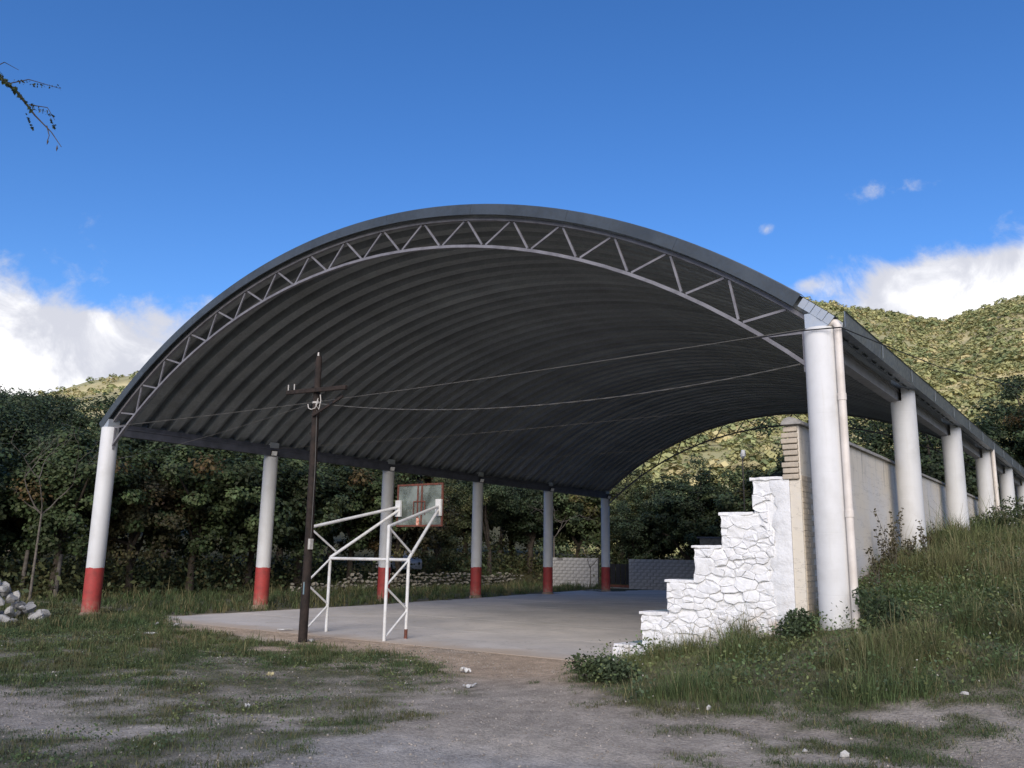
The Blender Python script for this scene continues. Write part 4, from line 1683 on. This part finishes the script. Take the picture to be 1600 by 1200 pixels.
PG = [(.074, .110, .046), (.102, .130, .054), (.18, .16, .08)]
PB = [(.100, .142, .058), (.155, .178, .074), (.23, .21, .11)]
left_t = lambda x, y: np.where(in_poly(x, y, BANK) | (y > 1.5) | ((x > 17.5)), 0., 1.)
nb1 = grass('grass', 105000, (-9, 17.6), (-11.5, 1.5), left_t,
            lambda x, y: .025 + (.035 + .09 * sstep(fbm(x, y, 3.0, 141, 3), .38, .62)) * sstep(fbm(x, y, .5, 15), .28, .66) * (1 - .5 * sstep(x - y, 19, 23)) + .10 * (1 - sstep(x, 2, 6)), 8,
            'short patchy grass in front of the court at left', 1, .005, PG)
nb2 = grass('grass', 52000, (15.4, 25), (-4.2, 14), lambda x, y: in_poly(x, y, BANK) * 1.,
            lambda x, y: (.06 + .34 * sstep(fbm(x, y, 1.1, 25), .34, .66) * (.3 + 1.0 * sstep(fbm(x, y, 3.1, 27, 3), .36, .62)) + .10 * sstep(y, 2, 6)) * (.28 + .72 * sstep(x, 17.0, 18.4)) * (.45 + .55 * sstep(y - .5 * np.abs(x - 19), -5.2, -2.4)), 10,
            'long tangled grass on the bank below the right columns', 2, .005, PB)
nb3 = grass('grass', 16000, (-14, 1.8), (1, 34), lambda x, y: in_poly(x, y, REAR) * 1., lambda x, y: .22 + .2 * fbm(x, y, .4, 35), 9,
            'grass strip along the left columns behind the court', 3, .007, PG)
nb4 = grass('grass', 85000, (16.5, 27), (-9.8, 2.5), lambda x, y: np.where(in_poly(x, y, BANK) | in_poly(x, y, LEFT), 0., 1.),
            lambda x, y: .03 + .04 * fbm(x, y, .8, 45), 9, 'low tufts scattered over the dirt at lower right', 4, .006, PG)


# broad-leaved weeds among the grass of the bank
def weeds():
    rg = np.random.default_rng(14)
    P, N, Cc, S2 = [], [], [], []
    n = 4200
    x = np.concatenate([rg.uniform(15.5, 25, n), rg.uniform(-2, 16.5, n)])
    y = np.concatenate([rg.uniform(-4, 14, n), rg.uniform(-10, .8, n)])
    ok = (in_poly(x, y, BANK) & (fbm(x, y, 1.1, 401) > .44)) | ((cover_map(x, y) > .4) & (x < 16.6) & (y < .8) & (fbm(x, y, 1.2, 403) > .52))
    for xx, yy in zip(x[ok], y[ok]):
        h = (.12 + .30 * rg.random()) * (1 if xx > 16.6 else .45)
        m_ = 22
        q = rg.normal(size=(m_, 3)) * np.array([.10, .10, 0]) * (.5 + h)
        q[:, 2] = h * rg.random(m_)
        P.append(q + np.array([xx, yy, float(terrain(xx, yy))]))
        N.append(rg.normal(size=(m_, 3)) * .7 + np.array([0, 0, 1]))
        c = np.array([(.10, .145, .06), (.15, .175, .07), (.08, .115, .06)][int(rg.integers(3))]) * (.8 + .5 * rg.random())
        c = np.repeat(c[None], m_, 0) * (.8 + .4 * rg.random((m_, 1)))
        s_ = np.full(m_, .026 if xx > 16.6 else .017) * (.6 + .9 * rg.random(m_))
        if rg.random() < .22:
            c[:2] = (.5, .48, .42)
            s_[:2] = .016
        Cc.append(c)
        S2.append(s_)
    V, Fc, c = leaf_cards(np.concatenate(P), np.concatenate(N), np.concatenate(S2), np.concatenate(Cc), 1.7, rg)
    obj('weeds', fastmesh('weeds', V, Fc, 'leaf_mat', c), label='broad leaved weeds with pale flowers among the bank grass', cat='weeds', kind='stuff')


weeds()


def leafy_bush(x, y, rad, h, col, label, seed, size=.034, n=900, name='bush', cat='bush'):
    rg = np.random.default_rng(seed)
    t = thing(name, label, cat, (x, y, float(terrain(x, y)) - .02))
    q = rg.normal(size=(n, 3))
    q /= np.linalg.norm(q, axis=1, keepdims=True)
    q *= (rg.random(n) ** .45)[:, None] * np.array([rad, rad, h * .55])
    q[:, 2] += h * .5
    q[:, :2] += np.sin(q[:, 2:3] * 9 + seed) * rad * .2
    c = np.clip(np.array(col) * (1 + .3 * rg.normal(size=(n, 1))), .005, .4)
    V, Fc, cc = leaf_cards(q, rg.normal(size=(n, 3)) + np.array([0, 0, .9]), size * (.6 + .8 * rg.random(n)), c, 1.7, rg)
    obj('foliage', fastmesh('foliage', V, Fc, 'leaf_mat', cc), t)
    for k in range(6):
        e = q[int(rg.integers(n))]
        MB().tube([(rg.normal() * .03, rg.normal() * .03, 0), (e[0] * .5, e[1] * .5, e[2] * .6), tuple(e)], [.007, .005, .002], 5).build('stem', 'bark', t)


leafy_bush(19.55, -.45, .26, .42, (.06, .085, .042), 'dark leafy weed clump at foot of the white stone wall', 61)
leafy_bush(20.62, -.25, .34, .62, (.05, .075, .035), 'dark green bush beside the downpipe of nearest right column', 62)
leafy_bush(17.66, -2.37, .34, .34, (.07, .095, .05), 'grey green bush at the lowest step of the bleachers', 63)
leafy_bush(17.3, -2.3, .35, .36, (.075, .10, .045), 'leafy bush on the dirt edge below the white steps', 64)
leafy_bush(20.9, 13.2, .9, .8, (.06, .08, .035), 'tall leafy bush on the bank by fourth right column', 65, .045, 1700)
leafy_bush(21.2, 17.5, 1.2, .9, (.055, .075, .032), 'spreading bush on the bank crest at right edge', 66, .045, 2000)
leafy_bush(.7, -1.2, .35, .35, (.10, .125, .06), 'pale green weed clump in grass near first column', 67)

# dry stalks against the cream wall
for i, (x, y, h) in enumerate(((20.05, 3.6, 1.25), (19.85, 4.0, .95), (20.15, 4.5, .8), (20.35, 4.95, .9), (20.0, 2.5, .8))):
    lb = ['tallest dry weed stalk against the cream wall', 'dry stalk just behind the tallest one by cream wall', 'dry weed left of the second right column', 'dry weed in front of second right column',
          'spiky dark weed beside the nearest downpipe'][i]
    t = thing('dry_weed', lb, 'weed', (x, y, float(terrain(x, y)) - .03), 0, 'dry stalks along the cream wall')
    rg = np.random.default_rng(500 + i)
    P, N, Cc = [], [], []
    for k in range(6):
        a, l = rg.uniform(0, 6.28), h * rg.uniform(.6, 1)
        tip = (math.cos(a) * .22 * l, math.sin(a) * .22 * l, l)
        MB().tube([(rg.normal() * .03, rg.normal() * .03, 0), (tip[0] * .4, tip[1] * .4, l * .55), tip], [.006, .005, .002], 5).build('stalk', 'post_wood', t)
        for q in range(26):
            f = rg.uniform(.3, 1)
            P.append((tip[0] * f + rg.normal() * .025, tip[1] * f + rg.normal() * .025, l * f))
            N.append(rg.normal(size=3))
            Cc.append(np.array((.085, .075, .04)) * rg.uniform(.6, 1.3))
    V, Fc, cc = leaf_cards(np.array(P), np.array(N), .035, np.array(Cc), 1.8, rg)
    obj('leaves', fastmesh('leaves', V, Fc, 'leaf_mat', cc), t)

# fence posts at the left
for x, y, h, lb in ((-9.9, 2.7, 1.75, 'grey wooden fence post behind the rock heap'), (-8.4, 3.2, 1.6, 'darker wooden fence post nearer the first column')):
    t = thing('fence_post', lb, 'post', (x, y, float(terrain(x, y))), .3, 'wooden fence posts at the left')
    MB().tube([(0, 0, -.3), (.03, 0, h * .5), (.05, .02, h - .04), (.05, .02, h)], [.085, .078, .07, .05], 9).build('post', 'post_wood', t, True)
    MB().tube([(-.06, 0, h * .7), (.1, -.05, h * .7)], .006, 5).build('staple', 'cable_grey', t)


# bare pale branches
def bare_tree(x, y, z0, h, seed, label, depth=4, mat='pale_wood', spread=.65, r0=.06):
    t = thing('bare_tree', label, 'tree', (x, y, float(terrain(x, y))))
    rg = np.random.default_rng(seed)
    trunk = MB()
    trunk.tube([(0, 0, -.3), (.05, 0, z0 * .5), (0, .05, z0)], [r0 * 1.2, r0, r0 * .8], 8)
    trunk.build('trunk', mat, t, True)

    def grow(b, p, d, l, r, k):
        pts = [p]
        q = p.copy()
        for _ in range(4):
            d = (d + Vector(rg.normal(size=3) * .16) + Vector((0, 0, .04))).normalized()
            q = q + d * l / 4
            pts.append(q.copy())
        b.tube(pts, [r, r * .9, r * .8, r * .7, r * .6], 6)
        if k > 0:
            for _ in range(2 if k < depth else 3):
                nd = (d + Vector(rg.normal(size=3) * spread)).normalized()
                grow(b, q, nd, l * rg.uniform(.55, .8), r * .6, k - 1)
    for k in range(4):
        b = MB()
        a = k * 1.57 + rg.uniform(-.4, .4)
        grow(b, Vector((0, .05, z0)), Vector((math.cos(a) * .8, math.sin(a) * .8, .7)).normalized(), h * .42, r0 * .6, depth - 1)
        b.build('limb', mat, t, True)


x_, y_ = spot(-64.6, 34.6)
bare_tree(x_, y_, 3.0, 3.4, 3, 'bare pale branching tree left of the nearest column', 5, 'post_wood', .6, .045)
x_, y_ = spot(-33.0, 55.5)
bare_tree(x_, y_, 3.0, 3.6, 9, 'bare pale branches behind the fifth red-based column', 5, 'post_wood', .6, .05)
x_, y_ = spot(-30.6, 52)
bare_tree(x_, y_, 1.2, 1.7, 12, 'pale dead twigs beside the farthest column', 4, 'post_wood', .6, .03)

# lamp post and hut behind the court
x_, y_ = spot(-20.6, 50)
lp = thing('lamp_post', 'thin lamp post with white lamp above the steps', 'lamp post', (x_, y_, float(terrain(x_, y_))))
MB().tube([(0, 0, -.2), (0, 0, 7.3), (.05, -.1, 7.75)], [.05, .035, .03], 8).build('mast', 'post_wood', lp, True)
MB().tube([(.05, -.12, 7.5), (.12, -.22, 7.62), (.16, -.28, 7.9)], [.10, .16, .1], 10).build('lamp_head', 'lamp_glass', lp, True)

x_, y_ = spot(-22.9, 49.0)
hut = thing('hut', 'small grey hut with pale sheet door seen past the steps', 'hut', (x_, y_, float(terrain(x_, y_)) + .02), R(22))
MB().box((-.5, 0, -.3), (1.6, 2.2, 2.95)).build('wall', 'cap_grey', hut)
MB().box((-.65, -.25, 2.953), (1.75, 2.4, 3.03)).build('roof', 'house_roof', hut)
MB().box((-.12, -.05, 1.2), (.62, -.003, 2.5)).build('door', 'block_grey', hut)
MB().box((.68, -.04, 1.6), (1.2, -.004, 2.3)).build('window', 'dark_void', hut)


# houses on the slope at left
def house(azd, r, w_, d_, h, label, roofmat='house_roof', rz=.4, lift=0.):
    x, y = spot(azd, r)
    t = thing('house', label, 'house', (x, y, float(terrain(x, y)) + lift), rz)
    MB().box((-w_ / 2, -d_ / 2, -2), (w_ / 2, d_ / 2, h)).build('wall', 'house_wall', t)
    b = MB()
    b.add([(-w_ / 2 - .3, -d_ / 2 - .4, h - .05), (w_ / 2 + .3, -d_ / 2 - .4, h - .05), (w_ / 2 + .3, d_ / 2 + .4, h + 1.3), (-w_ / 2 - .3, d_ / 2 + .4, h + 1.3),
           (-w_ / 2 - .3, -d_ / 2 - .4, h + .06), (w_ / 2 + .3, -d_ / 2 - .4, h + .06), (w_ / 2 + .3, d_ / 2 + .4, h + 1.41), (-w_ / 2 - .3, d_ / 2 + .4, h + 1.41)],
          [(3, 2, 1, 0), (4, 5, 6, 7), (0, 1, 5, 4), (1, 2, 6, 5), (2, 3, 7, 6), (3, 0, 4, 7)])
    b.build('roof', roofmat, t)
    for xx in (-w_ * .28, w_ * .22):
        f = MB().box((xx - .5, -d_ / 2 - .04, h * .35), (xx + .5, -d_ / 2 - .003, h * .75)).build('window', 'house_roof', t)
        MB().box((xx - .42, -d_ / 2 - .06, h * .39), (xx + .42, -d_ / 2 - .042, h * .71)).build('pane', 'car_glass', f)


house(-64.9, 66, 3.2, 3, 2.6, 'small house with blue grey sheet roof among left trees', 'house_roof', 1.1, 2.3)
house(-67.3, 62, 4, 3, 2.2, 'pale cream house wall glimpsed among the trees at far left', 'house_wall', 1.1, 1.9)


# parked car half hidden behind the third column
def car(x, y, rz):
    t = thing('parked_car', 'white car parked beyond the stone wall behind third column', 'car', (x, y, float(terrain(x, y))), rz)
    prof_ = [(-2.1, .35), (-2.15, .75), (-1.95, .95), (-1.35, 1.0), (-.75, 1.42), (.65, 1.45), (1.35, 1.02), (1.95, .9), (2.15, .7), (2.1, .35)]
    V = []
    for s_ in (-1, 1):
        V += [(a, s_ * (.82 if z < 1.05 else .68), z) for a, z in prof_]
    n = len(prof_)
    Fc = [tuple(range(n)), tuple(range(2 * n - 1, n - 1, -1))] + [(i, (i + 1) % n, n + (i + 1) % n, n + i) for i in range(n)]
    bevel_mod(MB().add(V, Fc).build('body', 'car_white', t), .05, 2)
    for s_ in (-1, 1):
        MB().add([(-1.2, s_ * .80, 1.04), (1.2, s_ * .80, 1.04), (.62, s_ * .705, 1.40), (-.72, s_ * .705, 1.38)], [(0, 1, 2, 3)]).build('side_window', 'car_glass', t)
        for a in (-1.3, 1.3):
            wh = MB().tube([(a, s_ * .72, .33), (a, s_ * .86, .33)], .33, 18).build('wheel', 'tyre', t, True)
            MB().tube([(a, s_ * .861, .33), (a, s_ * .875, .33)], .19, 14).build('rim', 'insulator', wh, True)
    MB().add([(1.34, -.62, 1.05), (1.34, .62, 1.05), (.70, .6, 1.44), (.70, -.6, 1.44)], [(0, 1, 2, 3)]).build('windscreen', 'car_glass', t)
    for s_ in (-.6, .6):
        MB().box((2.12, s_ - .14, .66), (2.16, s_ + .14, .78)).build('headlight', 'lamp_glass', t)


x_, y_ = spot(-43.2, 53)
car(x_, y_, R(150))


# ------------------------------------------------------------------ tree at the left of the camera, its limb reaching into view
def at_dir(azd, eld, r):
    return Vector((CAM[0] + r * math.sin(R(azd)), CAM[1] + r * math.cos(R(azd)), CAM[2] + r * math.tan(R(eld))))


ft = thing('overhanging_tree', 'dark thorny tree whose twig hangs into the top left sky', 'tree', (16.9, -13.6, 0))
o_ = Vector((16.9, -13.6, 0))
MB().tube([(0, 0, -.3), (.1, .05, 1.2), (.05, .1, 2.4), (-.1, .1, 3.6), (-.2, 0, 4.8)], [.22, .19, .17, .14, .1], 12).build('trunk', 'bark', ft, True)
DD = 6.2
tip = [at_dir(-78, 27.5, DD), at_dir(-72.5, 27.2, DD), at_dir(-70, 26.6, DD), at_dir(-68.7, 25.9, DD), at_dir(-67.6, 24.9, DD), at_dir(-66.6, 24.2, DD), at_dir(-65.95, 23.5, DD)]
base_ = Vector((16.9, -13.5, 3.4))
lm = [base_, base_.lerp(tip[0], .5) + Vector((0, 0, .25))] + tip
MB().tube([p - o_ for p in lm], [.06, .04, .022, .018, .014, .009, .0055, .0035, .002], 7).build('limb', 'bark', ft, True)
for a0, e0, a1, e1, a2, e2 in ((-69.3, 26.2, -68.2, 26.75, -66.4, 26.7), (-68.0, 25.4, -67.0, 25.5, -66.5, 24.9), (-66.9, 24.5, -66.7, 24.0, -66.75, 23.6), (-70.3, 26.7, -69.6, 27.3, -68.8, 27.1)):
    MB().tube([at_dir(a0, e0, DD) - o_, at_dir(a1, e1, DD) - o_, at_dir(a2, e2, DD) - o_], [.004, .003, .0015], 5).build('twig', 'bark', ft)
rg = np.random.default_rng(31)
P, N, Cc, S2 = [], [], [], []
for i in range(430):
    f = rg.random() ** 1.3
    a = -74 + 6.2 * f
    e = float(np.interp(a, [-74, -70, -68.7, -67.6, -66], [27.3, 26.6, 25.9, 24.9, 23.5])) + rg.normal() * .22 * (1.15 - f)
    P.append(at_dir(a, e, DD + rg.normal() * .05) - o_)
    N.append(rg.normal(size=3))
    S2.append(rg.uniform(.010, .024))
    Cc.append(np.array((.04, .055, .02)) * rg.uniform(.7, 1.4))
for a0, e0, a1, e1 in ((-69.0, 26.45, -66.4, 26.75), (-68.0, 25.4, -66.6, 25.1), (-68.1, 24.9, -67.6, 24.1), (-66.75, 24.9, -66.4, 24.4)):
    for i in range(46):
        f = rg.random()
        P.append(at_dir(a0 + (a1 - a0) * f, e0 + (e1 - e0) * f + rg.normal() * .07, DD) - o_)
        N.append(rg.normal(size=3))
        S2.append(rg.uniform(.006, .014))
        Cc.append(np.array((.05, .06, .025)) * rg.uniform(.7, 1.4))
for i in range(2600):
    d = rg.normal(size=3)
    d /= np.linalg.norm(d)
    P.append(Vector((-.6, -.8, 5.6)) + Vector(d * rg.random() ** .4 * np.array([1.6, 1.7, 1.0])))
    N.append(d + np.array([0, 0, .6]))
    S2.append(rg.uniform(.04, .09))
    Cc.append(np.array((.045, .06, .025)) * rg.uniform(.6, 1.4))
V, Fc, cc = leaf_cards(np.array([tuple(p) for p in P]), np.array(N), np.array(S2), np.array(Cc), 1.8, rg)
obj('crown', fastmesh('crown', V, Fc, 'leaf_mat', cc), ft)
for s0, s1 in ((-66.2, 23.3), (-66.75, 23.55)):
    b = MB()
    b.tube([at_dir(s0, s1 + .25, DD) - o_, at_dir(s0 + .02, s1 + .08, DD) - o_, at_dir(s0, s1 - .1, DD) - o_], [.001, .006, .001], 6)
    b.build('seed_pod', 'bark', ft)
